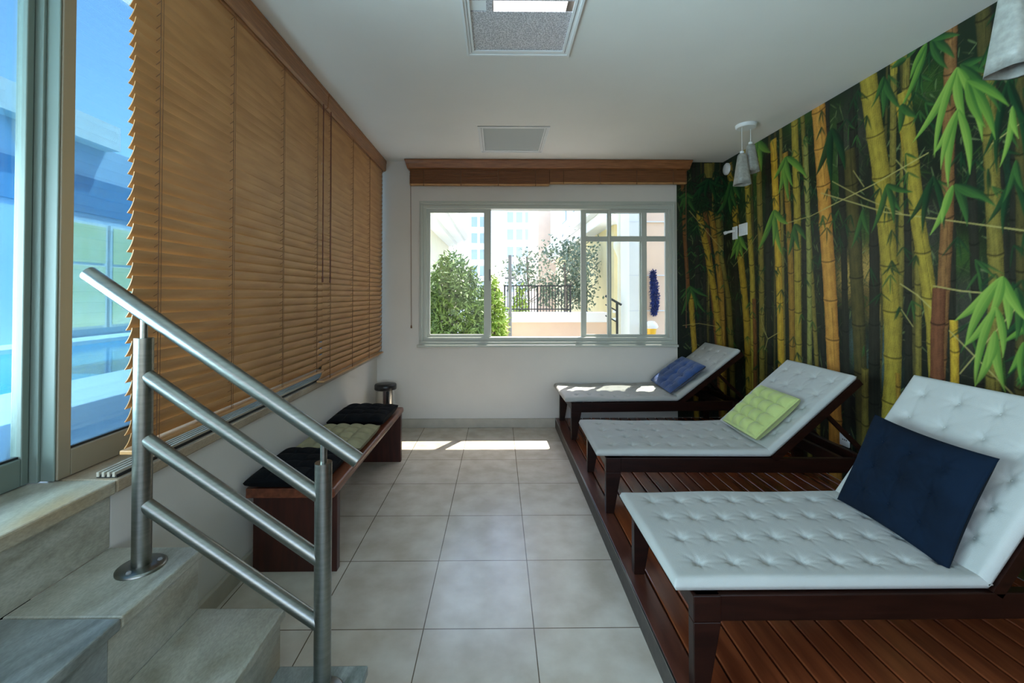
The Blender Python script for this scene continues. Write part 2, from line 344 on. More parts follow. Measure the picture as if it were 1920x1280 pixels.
# ------------------------------------------------------------------ raised blinds at the back window
def raised(x0, x1, zb, cord_x, label):
    r = empty('venetian_blind', ((x0+x1)/2, YB-.035, H-.10), 0, label, 'blind', 'raised wooden blinds under the back pelmet')
    O = Vector(r.location); s = MB(); n = 22
    for k in range(n):
        z = zb+.016 + (2.632-zb-.016)*k/(n-1); j = random.uniform(-.0015, .0015)
        s.box(x0+j, x1+j, YB-.060+j, YB-.010, z, z+.0036)
    rel(s, O).build('slats', M['cornice_x'], r)
    rel(MB().box(x0, x1, YB-.061, YB-.009, zb, zb+.014), O).build('bottom_rail', M['blind'], r, bevel=.003)
    for k in range(4):
        xx = x0 + (x1-x0)*(.10+.80*k/3)
        rel(MB().box(xx-.004, xx+.004, YB-.0635, YB-.060, zb-.004, 2.63).lathe([(.004, 0), (.005, .004), (.003, .008)], (xx, YB-.062, zb-.008), n=8), O).build('ladder_tape', M['cord'], r)
    c = MB().path([(cord_x, YB-.064, 2.62), (cord_x+.003, YB-.05, 1.9), (cord_x+.006, YB-.035, 1.05)], .0028, n=6).lathe([(.002, .03), (.007, .02), (.008, 0), (.003, -.005)][::-1], (cord_x+.006, YB-.035, 1.02), n=8)
    rel(c, O).build('lift_cord', M['cord'], r)
raised(-.905, .518, 2.472, -.895, 'raised slatted wood blind stack, left half above the back window')
raised(.522, 1.925, 2.492, 1.915, 'raised slatted wood blind stack, right half reaching the bamboo mural')
# ------------------------------------------------------------------ marble stairs
st = empty('staircase', (-1.0, 1.0, 0), 0, 'marble stairs of four steps climbing left to the landing at the pool doors', 'stairs')
SO = Vector(st.location)
YE = 1.41; Y0 = -.55
for name, x0, x1, z, seam in (('tread', -1.246, -.945, .553, 1.105), ('tread', -.965, -.683, .357, None), ('tread', -.703, -.419, .172, None)):
    m0 = M['marbleg'] if z < .2 else M['marble']
    if seam:
        rel(MB().box(x0, x1, seam+.001, YE, z-.03, z), SO).build('tread', m0, st, bevel=.005)
        rel(MB().box(x0, x1, Y0, seam-.001, z-.03, z), SO).build('tread', M['marbled'], st, bevel=.005)
    else: rel(MB().box(x0, x1, Y0, YE, z-.03, z), SO).build('tread', m0, st, bevel=.005)
for x, z0, z1, seam, mm in ((-1.246, .553, .726, 1.075, M['marble']), (-.962, .357, .523, 1.085, M['marble']), (-.700, .172, .327, None, M['marble']), (-.434, 0, .142, None, M['marbleg'])):
    if seam:
        rel(MB().box(x-.02, x, seam+.001, YE-.004, z0, z1), SO).build('riser', mm, st)
        rel(MB().box(x-.02, x, Y0, seam-.001, z0, z1), SO).build('riser', M['marbled'], st)
    else: rel(MB().box(x-.02, x, Y0, YE-.004, z0, z1), SO).build('riser', mm, st)
cr = MB().box(-1.244, -.982, Y0, YE-.006, 0, .523).box(-.982, -.72, Y0, YE-.006, 0, .327).box(-.72, -.454, Y0, YE-.006, 0, .142)
rel(cr, SO).build('masonry_core', M['wall'], st)
# ------------------------------------------------------------------ handrail
hr = empty('stair_handrail', (-1.06, 1.305, .553), 0, 'brushed steel stair handrail with two posts and three slanting bars', 'handrail')
HO = Vector(hr.location); YH = 1.305
for x, zb, zt in ((-1.061, .553, 1.233), (-.524, .172, .861)):
    p = rel(MB().tube((x, YH, zb+.004), (x, YH, zt), .0245, n=32), HO).build('post', M['steel'], hr, bevel=.002)
    fl = rel(MB().lathe([(.062, 0), (.062, .005), (.056, .009), (.03, .011)], (x, YH, zb), n=40), HO).build('flange', M['steel'], hr)
    for k in range(3):
        a = PI/6 + k*2*PI/3
        rel(MB().lathe([(.007, 0), (.007, .005), (.004, .008)], (x+.044*math.cos(a), YH+.044*math.sin(a), zb+.008), n=6, smooth=False), HO).build('bolt', M['greymetal'], fl)
    zr = 1.426 + (x+1.229)*(-.692)
    rel(MB().tube((x, YH, zt-.002), (x, YH, zr-.015), .0095, n=16), HO).build('pin', M['steel'], hr)
rel(MB().tube((-1.229, YH, 1.426), (-.420, YH, .866), .0225, n=32), HO).build('handrail_tube', M['steel'], hr, bevel=.002)
for za, zb in ((1.125, .752), (.936, .565), (.743, .375)):
    rel(MB().tube((-1.058, YH, za), (-.524, YH, zb+.002), .0205, n=28), HO).build('slanting_bar', M['steel'], hr)
# ------------------------------------------------------------------ wooden deck platform
dk = empty('wooden_deck', (1.45, 1.2, 0), 0, 'low red-brown wooden deck platform under the loungers', 'deck')
DO = Vector(dk.location); DZ = .095; YD = YR+.3
rel(MB().box(.578, .596, YD, YB-.002, 0, DZ-.006), DO).build('deck_skirt', M['deckf'], dk)
x = .578; first = True; nb = 0
while x < XR-.02:
    wdt = .0875 if not first else .089
    x1 = min(x+wdt, XR-.004)
    b = MB().box(x+.0015, x1, YD, YB-.003, DZ-.02, DZ)
    rel(b, DO).build('deck_board', M['deckt'] if first else M['deckw'], dk, bevel=.005, seg=3)
    x += .0937; first = False
jb = MB()
for k in range(12): jb.box(.60, XR-.004, YD+.05+k*.56, YD+.10+k*.56, 0, DZ-.02)
rel(jb, DO).build('joists', M['dark'], dk)
rel(MB().box(.5765, .583, YD, YB-.002, DZ-.005, DZ-.0002), DO).build('edge_strip', M['steel'], dk)
# ------------------------------------------------------------------ soft goods
def pad(w, d, th, nx, ny, tufts, depth, m, name, parent=None, rnd=0, edge=.02, seed=0, creases=0, sag=.0, tr=.03, pinch=0, quilt=0, cells=None):
    """a stuffed pad: x in 0..w, y in 0..d, top at z=th, bottom z=0; tufts = list of (x,y)"""
    T = np.array(tufts).reshape(-1, 2) if len(tufts) else np.zeros((0, 2))
    xs = np.linspace(0, w, nx); ys = np.linspace(0, d, ny)
    Xg, Yg = np.meshgrid(xs, ys, indexing='ij')
    e = np.minimum(np.minimum(Xg, w-Xg), np.minimum(Yg, d-Yg))
    q = np.clip(e/edge, 0, 1); prof = np.sqrt(np.clip(1-(1-q)**2, 0, 1))
    if rnd: # pillow: thin border rising to the middle
        u = np.clip(1-((Xg-w/2)/(w/2))**2, 0, 1); v = np.clip(1-((Yg-d/2)/(d/2))**2, 0, 1)
        prof = (u*v)**rnd
    top = th*(.5 + .5*prof) if not rnd else th*(.5+.5*prof)
    if quilt and len(T):
        dm = np.min(np.sqrt((Xg[..., None]-T[:, 0])**2+(Yg[..., None]-T[:, 1])**2), axis=2)
        top = top - quilt*np.exp(-(dm/tr))*prof
    if cells:
        cnx, cny, amp = cells; e0 = .035
        su = np.abs(np.sin(PI*cnx*np.clip((Xg/w-e0)/(1-2*e0), 0, 1))); sv = np.abs(np.sin(PI*cny*np.clip((Yg/d-e0)/(1-2*e0), 0, 1)))
        top = th*.5 + (top-th*.5)*(1-amp*(1-(su**.6*sv**.6)**.7))
    for tx, ty in T:
        r2 = np.sqrt((Xg-tx)**2+(Yg-ty)**2)
        top = top - depth*np.exp(-(r2/(tr*.55))**1.3)*np.clip(prof, 0, 1)
        if creases:
            ang = np.arctan2(Yg-ty, Xg-tx)
            top = top - creases*np.exp(-(r2/(tr*1.5))**2)*(np.cos(ang*4+seed+tx*20)**6)*np.clip(r2/.008, 0, 1)
    rs = np.random.RandomState(seed+11)
    for k in range(10):
        fx, fy, ph = rs.uniform(-14, 14), rs.uniform(-14, 14), rs.uniform(0, 6)
        top = top + sag*np.sin(Xg*fx+Yg*fy+ph)*prof
    bot = th*(.5-.5*prof) if rnd else th*.5*(1-prof)*.8
    if pinch:
        cx, cy = Xg-w/2, Yg-d/2
        k = 1 - pinch*(1-np.abs(cy/(d/2))**2)*np.abs(cx/(w/2))**3; k2 = 1 - pinch*(1-np.abs(cx/(w/2))**2)*np.abs(cy/(d/2))**3
        Xg = w/2+cx*k; Yg = d/2+cy*k2
    vs = []; fs = []
    for i in range(nx):
        for j in range(ny): vs.append((Xg[i, j], Yg[i, j], top[i, j]))
    for i in range(nx):
        for j in range(ny): vs.append((Xg[i, j], Yg[i, j], bot[i, j]))
    n = nx*ny
    for i in range(nx-1):
        for j in range(ny-1):
            a = i*ny+j; fs.append((a, a+ny, a+ny+1, a+1)); fs.append((n+a, n+a+1, n+a+ny+1, n+a+ny))
    for i in range(nx-1):
        for a in (i*ny, i*ny+ny-1): fs.append((a, a+ny, n+a+ny, n+a))
    for j in range(ny-1):
        for a in (j, (nx-1)*ny+j): fs.append((a, a+1, n+a+1, n+a))
    mb = MB(); mb.add(vs, fs, True)
    for tx, ty in T:
        ix = min(range(nx), key=lambda i: abs(xs[i]-tx)); iy = min(range(ny), key=lambda i: abs(ys[i]-ty))
        mb.lathe([(.0055, -.002), (.006, .002), (.003, .004)], (Xg[ix, iy], Yg[ix, iy], top[ix, iy]), n=8)
    return mb.build(name, m, parent)
# ------------------------------------------------------------------ loungers
def lounger(x, y, rz, ang, blen, width, label, seed, sag=.0012, creases=.0045):
    """foot end at local x=0, near side local y=0, deck level z=0"""
    r = empty('sun_lounger', (x, y, DZ), rz, label, 'sun lounger', 'white cushioned wooden loungers on the deck')
    Wd = width; zr0, zr1 = .235, .318; L = 1.56; hx = .985
    fr = M['dark']
    for yy in (0.0, Wd-.032): MB().box(.03, L, yy, yy+.032, zr0, zr1).build('side_rail', fr, r, bevel=.004)
    for xx in (.032, L-.032, L-.17): MB().box(xx, xx+.03, .032, Wd-.032, zr0+.01, zr1-.004).build('cross_rail', fr, r, bevel=.003)
    for fx, sx in ((.022, 1), (L-.006, -1)):
        for yy in (-.004, Wd-.036):
            y1 = yy+.04
            a, b = fx, fx+sx*.088; c_ = fx+sx*.046
            xa, xb = min(a, b), max(a, b); xc, xd = min(a, c_), max(a, c_)
            g = MB(); g.hexa([(xc, yy, 0), (xd, yy, 0), (xd, y1, 0), (xc, y1, 0)], [(xa, yy, zr0), (xb, yy, zr0), (xb, y1, zr0), (xa, y1, zr0)])
            g.box(xa, xb, yy, y1, zr0, zr1)
            g.build('leg', fr, r, bevel=.003)
    s = MB()
    for k in range(12): s.box(.07+k*.078, .13+k*.078, .03, Wd-.03, zr1-.010, zr1+.004)
    s.build('slat_base', fr, r)
    # raised back, hinged at hx
    R = Matrix.Translation((hx, 0, zr1)) @ Matrix.Rotation(-math.radians(ang), 4, 'Y')
    bf = MB()
    for yy in (.0, Wd-.035): bf.box(0, blen+.012, yy, yy+.035, -.032, .004, R)
    for k in range(8): bf.box(.03+k*(blen-.06)/7-.02, .03+k*(blen-.06)/7+.03, .035, Wd-.035, -.012, .002, R)
    bo = bf.build('backrest_frame', fr, r)
    top = R @ Vector((blen*.62, 0, -.03))
    for yy in (.06, Wd-.085):
        MB().hexa([(top.x+.30, yy, zr0+.03), (top.x+.335, yy, zr0+.03), (top.x+.335, yy+.025, zr0+.03), (top.x+.30, yy+.025, zr0+.03)], [(top.x, yy, top.z), (top.x+.03, yy, top.z), (top.x+.03, yy+.025, top.z), (top.x, yy+.025, top.z)]).build('back_prop', fr, r)
    cw = Wd-.006; th = .044
    ts = [(.12+k*(hx-.16)/7, cw*(.15+.70*j/3)) for k in range(8) for j in range(4)]
    c1 = pad(hx+.035, cw, th, 150, 90, ts, .021, M['canvas'], 'seat_cushion', r, edge=.022, seed=seed, creases=creases, sag=sag, tr=.027)
    c1.location = (-.035, .003, zr1+.004)
    ts = [(.12+k*(blen-.20)/4, cw*(.15+.70*j/3)) for k in range(5) for j in range(4)]
    c2 = pad(blen+.01, cw, th, 110, 90, ts, .021, M['canvas'], 'back_cushion', r, edge=.022, seed=seed+3, creases=creases, sag=sag, tr=.028)
    R2 = Matrix.Translation((hx, .003, zr1+.006)) @ Matrix.Rotation(-math.radians(ang), 4, 'Y')
    c2.matrix_local = R2
    return r, R, th
l3, R3, th = lounger(.592, 1.372, .0, 55, .665, .63, 'nearest white tufted lounger, holding the large navy cushion', 1)
l2, R2_, _ = lounger(.600, 2.515, -.02, 42, .665, .61, 'middle white tufted lounger, holding the lime green cushion', 2)
l1, R1_, _ = lounger(.612, 3.775, .035, 37, .70, .60, 'farthest white lounger under the back window, holding the small royal blue cushion', 3, sag=.003, creases=.004)
def on_back(o, l, R, u, v, lift, spin, pitch=0, size=(0, 0)):
    """lay a pillow on the slope: u along the slope, v across, spin about the slope normal"""
    base = Matrix.Translation(l.location) @ Matrix.Rotation(l.rotation_euler.z, 4, 'Z') @ R
    o.matrix_world = base @ Matrix.Translation((u, v, .05+lift)) @ Matrix.Rotation(pitch, 4, 'Y') @ Matrix.Rotation(spin, 4, 'Z') @ Matrix.Translation((-size[0]/2, -size[1]/2, 0))
def grid(w, d, nx, ny): return [(w*(i+.5)/nx, d*(j+.5)/ny) for i in range(nx) for j in range(ny)]
def grid2(w, d, nx, ny, e=.17): return [(w*(e+(1-2*e)*i/(nx-1)), d*(e+(1-2*e)*j/(ny-1))) for i in range(nx) for j in range(ny)]
pn = pad(.41, .48, .11, 80, 80, grid2(.41, .48, 3, 3, .24), .02, M['navy'], 'cushion', rnd=.42, seed=5, creases=.004, sag=.002, tr=.045, pinch=.06)
on_back(pn, l3, R3, .195, .29, .028, -.03, -.2, (.41, .48)); tag(pn, 'large square navy velvet cushion leaning on the nearest lounger', 'cushion')
pl = pad(.36, .40, .10, 120, 120, [], .022, M['lime'], 'cushion', rnd=.22, seed=6, sag=.001, cells=(4, 4, .75))
on_back(pl, l2, R2_, .195, .275, .0, .0, 0, (.36, .40)); tag(pl, 'lime green button-tufted cushion on the middle lounger', 'cushion')
pb = pad(.40, .50, .085, 80, 80, grid2(.40, .50, 3, 3, .2), .018, M['blue'], 'cushion', rnd=.25, seed=7, creases=.003, sag=.002, tr=.035, cells=(4, 4, .35))
on_back(pb, l1, R1_, .20, .285, .0, -.05, 0, (.40, .50)); tag(pb, 'small royal blue tufted cushion on the farthest lounger', 'cushion')
# ------------------------------------------------------------------ bench with pads
bn = empty('bench', (-1.0, 2.85, 0), 0, 'low red-brown wooden bench along the wall under the side blinds', 'bench')
BO = Vector(bn.location)
prof = [(-1.218, .381), (-1.218, .427), (-.800, .427), (-.793, .424), (-.789, .415), (-.788, .404), (-.789, .393), (-.793, .384), (-.800, .381)]
rel(MB().prism(prof, 'y', 2.105, 3.605), BO).build('seat', M['bench'], bn, bevel=.003)
rel(MB().box(-1.207, -.795, 2.150, 2.192, 0, .381), BO).build('end_panel', M['benchd'], bn, bevel=.003)
rel(MB().box(-1.207, -.795, 3.535, 3.577, 0, .381), BO).build('end_panel', M['benchd'], bn, bevel=.003)
rel(MB().box(-1.19, -1.16, 2.192, 3.535, .30, .381), BO).build('stretcher', M['benchd'], bn)
def chairpad(x, y, z, w, d, th, m, label, seed, rz=0, q=.45):
    o = pad(w, d, th, 80, 80, [], .014, m, 'seat_pad', rnd=.2, seed=seed, sag=.0015, tr=.032, cells=(4, 4, q))
    o.location = (x, y, z); o.rotation_euler = (0, 0, rz); return tag(o, label, 'cushion', 'seat pads on the bench')
chairpad(-1.215, 2.075, .4275, .375, .44, .075, M['black'], 'black seat pad at the near end of the bench, behind the handrail', 21, .02)
chairpad(-1.19, 2.535, .4275, .385, .43, .078, M['khaki'], 'khaki knobbly seat pad in the middle of the bench', 22, 0, .7)
chairpad(-1.20, 3.03, .4275, .395, .46, .085, M['black'], 'black seat pad at the far end of the bench, near the bin', 23, 0)
# ------------------------------------------------------------------ pedal bin
M['binsteel'] = mat('polished_bin_steel', (.62, .62, .60), .22, metal=1)
bi = empty('waste_bin', (-1.085, 4.17, 0), 0, 'small chrome waste bin with a black lid in the left back corner', 'bin')
MB().lathe([(.088, .012), (.092, .02), (.092, .455)], n=36).build('body', M['binsteel'], bi)
MB().lathe([(.096, 0), (.096, .02), (.09, .024)], n=36).build('base_ring', M['blackp'], bi)
MB().lathe([(.1, .452), (.103, .456), (.103, .492), (.098, .502), (.05, .508), (.001, .508)], n=36).build('lid', M['blackp'], bi)
MB().box(-.02, .02, -.125, -.09, .015, .03).build('pedal', M['blackp'], bi, bevel=.003)
MB().box(.03, .055, -.098, -.086, .03, .45).build('hinge_strip', M['blackp'], bi)
# ------------------------------------------------------------------ ceiling light panels
def pebble():
    m = bpy.data.materials.new('pebbled_grey_glass'); m.use_nodes = True; t = m.node_tree; N = t.nodes; L = t.links; p = N['Principled BSDF']
    tc = N.new('ShaderNodeTexCoord'); v = N.new('ShaderNodeTexVoronoi'); v.inputs['Scale'].default_value = 130; L.new(tc.outputs['Object'], v.inputs['Vector'])
    r = N.new('ShaderNodeValToRGB'); r.color_ramp.elements[0].color = (.13, .13, .14, 1); r.color_ramp.elements[1].color = (.62, .60, .64, 1); r.color_ramp.elements[1].position = .75
    L.new(v.outputs['Distance'], r.inputs[0]); L.new(r.outputs[0], p.inputs['Base Color']); p.inputs['Roughness'].default_value = .25
    b = N.new('ShaderNodeBump'); b.inputs['Strength'].default_value = .6; b.inputs['Distance'].default_value = .002; L.new(v.outputs['Distance'], b.inputs['Height']); L.new(b.outputs[0], p.inputs['Normal'])
    return m
M['pebble'] = pebble(); M['panelgrey'] = mat('smooth_grey_diffuser', (.46, .50, .50), .3)
def fixture(f, label, near):
    x0, x1, y0, y1 = f; o = empty('ceiling_light', ((x0+x1)/2, (y0+y1)/2, H), 0, label, 'ceiling light'); O = Vector(o.location)
    fr = MB()
    for (t, a, b) in ((.012, H-.008, H), (.042, H-.003, H+.012)):
        fr.box(x0, x1, y0, y0+t, a, b).box(x0, x1, y1-t, y1, a, b).box(x0, x0+t, y0+t, y1-t, a, b).box(x1-t, x1, y0+t, y1-t, a, b)
    rel(fr, O).build('frame', M['plastic'], o)
    for sx in (x0+.026, x1-.03): rel(MB().box(sx, sx+.003, y0+.03, y1-.03, H-.0045, H+.001), O).build('shadow_gap', M['greymetal'], o)
    if near:
        ty0, ty1 = 2.0, 2.08
        rel(MB().box(x0+.035, x1-.035, ty1, y1-.035, H+.004, H+.009).box(x0+.035, x1-.035, y0+.035, ty0, H+.004, H+.009).box(x0+.12, x0+.15, ty0, ty1, H+.004, H+.009), O).build('diffuser', M['pebble'], o)
        rel(MB().box(x0+.155, x1-.075, ty0+.002, ty1-.002, H+.006, H+.02), O).build('bright_strip', M['tube'], o)  # softly glowing white strip set between the diffuser parts, plain white end beside it
        rel(MB().box(x0+.035, x0+.12, ty0+.002, ty1-.002, H+.008, H+.02), O).build('white_strip_end', M['plastic'], o)
    else:
        rel(MB().box(x0+.035, x1-.035, y0+.035, y1-.035, H+.004, H+.009), O).build('diffuser', M['panelgrey'], o)
fixture(F1, 'large pebbled glass ceiling light panel nearest the camera', True)
fixture(F2, 'smooth grey square ceiling light panel near the back window', False)
# ------------------------------------------------------------------ pendants
def pendant(cx, cy, sh, label):
    o = empty('pendant_light', (cx, cy, H), 0, label, 'pendant light', 'twin frosted pendants by the mural'); O = Vector(o.location)
    rel(MB().lathe([(.07, H-.028), (.078, H-.022), (.08, H-.001)], (cx, cy, 0), n=36), O).build('canopy', M['plastic'], o)
    for x, y, zb, zt, rr in sh:
        rel(MB().tube((x, y, zt), (x, y, H-.02), .0022, n=8), O).build('cord', M['plastic'], o)
        s = MB(); n = 20; h_ = zt-zb; vs = []; 
        prof = [(r*rr/.062, z) for r, z in [(.062, 0), (.0535, .25*h_), (.042, .6*h_), (.031, .94*h_), (.024, h_), (.018, h_), (.028, .93*h_), (.039, .6*h_), (.0505, .25*h_), (.059, .004)]]
        vs = []; m_ = len(prof)
        for r_, z in prof:
            for i in range(n):
                t = 2*PI*i/n; ct, s_t = math.cos(t), math.sin(t); k = 1/(abs(ct)**5+abs(s_t)**5)**.2
                vs.append((x+r_*k*ct, y+r_*k*s_t, zb+z))
        s.add(vs, [(j*n+i, j*n+(i+1) % n, ((j+1) % m_)*n+(i+1) % n, ((j+1) % m_)*n+i) for j in range(m_) for i in range(n)], True)
        rel(s, O).build('shade', M['shade'], o)
        rel(MB().tube((x, y, zt-.004), (x, y, zt+.02), .016, n=14), O).build('cap', M['plastic'], o)
pendant(2.0, 3.45, [(1.957, 3.44, 2.24, 2.49, .057), (2.045, 3.47, 2.35, 2.575, .055)], 'twin pendant with frosted shades near the back corner, by the mural')
pendant(1.78, 1.42, [(1.708, 1.40, 2.10, 2.37, .062), (1.86, 1.44, 2.17, 2.43, .062)], 'twin frosted pendant cut off at the upper right, nearest the camera')
# ------------------------------------------------------------------ things on the mural wall
o = MB().lathe([(.060, 0), (.060, .012), (.052, .020), (.02, .024)], n=32).build('wall_sensor', M['plastic']); o.location = (XR-.004, 4.355, 2.635); o.rotation_euler = (0, -PI/2, 0)
tag(o, 'small round white sensor high on the mural by the back corner', 'sensor')
def plate(y0, y1, z0, z1, name, label, cat, extra=None):
    r = empty(name, (XR-.004, (y0+y1)/2, (z0+z1)/2), 0, label, cat); O = Vector(r.location)
    rel(MB().box(XR-.016, XR-.004, y0, y1, z0, z1), O).build('cover_plate', M['plastic'], r, bevel=.003)
    if extra: extra(r, O)
def ex1(r, O):
    for k in range(2): rel(MB().box(XR-.020, XR-.015, 4.03+k*.05, 4.07+k*.05, 1.95, 1.99), O).build('button', M['plastic'], r, bevel=.002)
plate(4.002, 4.135, 1.918, 2.032, 'light_switch', 'square white switch plate on the mural under the far pendant', 'switch', ex1)
def ex2(r, O):
    rel(MB().tube((XR-.015, 4.21, 1.985), (XR-.10, 4.20, 1.965), .012, n=12).tube((XR-.10, 4.20, 1.965), (XR-.12, 4.20, 1.958), .016, n=12), O).build('lever_arm', M['plastic'], r)
plate(4.17, 4.25, 1.90, 2.025, 'wall_lever', 'narrow white wall plate with a lever sticking out beside the switch', 'switch', ex2)
def ex3(r, O):
    for k in range(3): rel(MB().box(XR-.0165, XR-.0155, 2.862+k*.015, 2.870+k*.015, .385, .393), O).build('socket_hole', M['blackp'], r)
plate(2.850, 2.925, .345, .437, 'power_outlet', 'small white power outlet low on the mural behind the middle lounger', 'outlet', ex3)
# ------------------------------------------------------------------ bamboo mural: a printed wallpaper that turns the corner
# wall coordinates: s runs from the corner (0) along the right wall towards the camera; negative s lies on the back wall
STALKS = [('dk', [(1.639, 2.633, 0.068), (1.662, 1.888, 0.067), (1.684, 1.059, 0.065), (1.687, 0.411, 0.066)]),
 ('dk', [(1.802, 2.194, 0.076), (1.79, 1.334, 0.076), (1.762, 0.404, 0.077)]),
 ('dk', [(1.535, 2.533, 0.055), (1.558, 1.547, 0.053), (1.573, 0.372, 0.053)]),
 ('dk', [(2.011, 2.128, 0.045), (2.013, 1.337, 0.044), (1.997, 0.608, 0.045)]),
 ('dk', [(2.345, 2.025, 0.043), (2.359, 1.341, 0.043), (2.367, 0.927, 0.042)]),
 ('dk', [(2.534, 2.207, 0.036), (2.515, 1.535, 0.037), (2.515, 0.862, 0.036)]),
 ('dk', [(1.191, 2.588, 0.057), (1.188, 1.571, 0.058), (1.189, 0.803, 0.057)]),
 ('dk', [(0.747, 2.568, 0.067), (0.734, 1.599, 0.067), (0.75, 0.682, 0.066)]),
 ('dk', [(0.184, 2.537, 0.078), (0.23, 1.631, 0.076), (0.272, 0.594, 0.074)]),
 ('ol', [(-0.149, 2.72, 0.1), (-0.15, 2.576, 0.1)]),
 ('br', [(-0.427, 2.586, 0.039), (-0.404, 1.921, 0.039), (-0.373, 1.425, 0.039)]),
 ('ye', [(-0.351, 1.425, 0.056), (-0.331, 1.094, 0.056), (-0.306, 0.72, 0.055)]),
 ('br', [(-0.191, 2.226, 0.05), (-0.129, 1.535, 0.05), (-0.068, 0.764, 0.05)]),
 ('ye', [(-0.263, 2.226, 0.066), (-0.171, 1.811, 0.067), (-0.086, 1.259, 0.067), (-0.035, 0.764, 0.067)]),
 ('yb', [(-0.135, 2.226, 0.061), (-0.066, 1.756, 0.061), (-0.02, 1.259, 0.061), (0.01, 0.764, 0.06)]),
 ('ol', [(-0.063, 2.199, 0.056), (-0.027, 1.756, 0.055), (0.088, 1.315, 0.102), (0.141, 0.783, 0.099)]),
 ('yo', [(0.432, 2.394, 0.078), (0.46, 1.964, 0.077), (0.505, 1.516, 0.075), (0.501, 0.636, 0.075)]),
 ('ye', [(0.218, 2.184, 0.115), (0.289, 1.834, 0.111), (0.357, 1.471, 0.107), (0.405, 1.118, 0.105), (0.433, 0.624, 0.103)]),
 ('ol', [(0.626, 2.082, 0.079), (0.641, 1.511, 0.078), (0.638, 0.708, 0.077)]),
 ('br', [(0.527, 1.32, 0.057), (0.538, 0.933, 0.057), (0.534, 0.642, 0.057)]),
 ('yy', [(0.821, 2.672, 0.085), (0.849, 2.13, 0.084), (0.871, 1.724, 0.083), (0.891, 1.236, 0.082), (0.898, 0.753, 0.081)]),
 ('ol', [(1.184, 2.541, 0.046), (1.207, 2.135, 0.045), (1.245, 1.647, 0.044), (1.277, 1.171, 0.043), (1.299, 0.822, 0.042)]),
 ('yo', [(1.094, 2.414, 0.079), (1.106, 1.992, 0.078), (1.105, 1.493, 0.078), (1.102, 0.788, 0.078)]),
 ('yb', [(1.001, 2.012, 0.071), (1.027, 1.581, 0.069), (1.033, 1.156, 0.068), (1.034, 0.776, 0.068)]),
 ('lo', [(1.218, 2.052, 0.051), (1.229, 1.648, 0.05), (1.229, 1.248, 0.05), (1.222, 0.769, 0.05)]),
 ('or', [(1.336, 2.737, 0.125), (1.367, 2.329, 0.123), (1.396, 1.862, 0.121), (1.425, 1.48, 0.118), (1.444, 1.107, 0.116), (1.455, 0.811, 0.115), (1.465, 0.518, 0.114), (1.463, 0.334, 0.115)]),
 ('do', [(1.636, 1.823, 0.102), (1.663, 1.333, 0.1), (1.681, 0.853, 0.099), (1.691, 0.412, 0.097)]),
 ('ol', [(1.714, 0.893, 0.052), (1.708, 0.418, 0.052)]),
 ('yo', [(1.76, 2.748, 0.126), (1.791, 2.464, 0.122), (1.839, 2.149, 0.118), (1.868, 1.85, 0.115), (1.895, 1.526, 0.112), (1.908, 1.209, 0.111), (1.907, 0.894, 0.111), (1.883, 0.604, 0.113)]),
 ('yb', [(1.938, 0.9, 0.027), (1.944, 0.623, 0.027)]),
 ('ol', [(2.067, 1.604, 0.037), (2.068, 1.219, 0.037), (2.063, 0.893, 0.036)]),
 ('yo', [(1.942, 2.908, 0.048), (1.939, 2.656, 0.047)]),
 ('yy', [(1.99, 2.457, 0.078), (2.022, 2.217, 0.077), (2.053, 1.965, 0.074), (2.075, 1.722, 0.073)]),
 ('rb', [(2.264, 2.766, 0.062), (2.253, 2.496, 0.063), (2.24, 2.168, 0.063), (2.23, 1.782, 0.064), (2.212, 1.506, 0.065), (2.195, 1.227, 0.065), (2.174, 0.887, 0.066)]),
 ('yo', [(2.048, 2.027, 0.087), (2.075, 1.752, 0.085), (2.119, 1.454, 0.082), (2.15, 1.195, 0.08), (2.16, 0.884, 0.078)]),
 ('rd', [(2.183, 1.395, 0.072), (2.168, 1.112, 0.073), (2.164, 0.828, 0.073)]),
 ('yy', [(2.253, 1.23, 0.042), (2.256, 1.067, 0.042), (2.253, 0.849, 0.042)]),
 ('do', [(2.419, 2.385, 0.067), (2.429, 2.1, 0.067), (2.435, 1.895, 0.066)]),
 ('ol', [(2.435, 1.921, 0.066), (2.441, 1.667, 0.066), (2.446, 1.441, 0.065), (2.438, 1.191, 0.066), (2.425, 0.889, 0.066)]),
 ('do', [(2.552, 2.535, 0.043), (2.548, 1.961, 0.043), (2.544, 1.343, 0.043), (2.529, 0.866, 0.044)])]
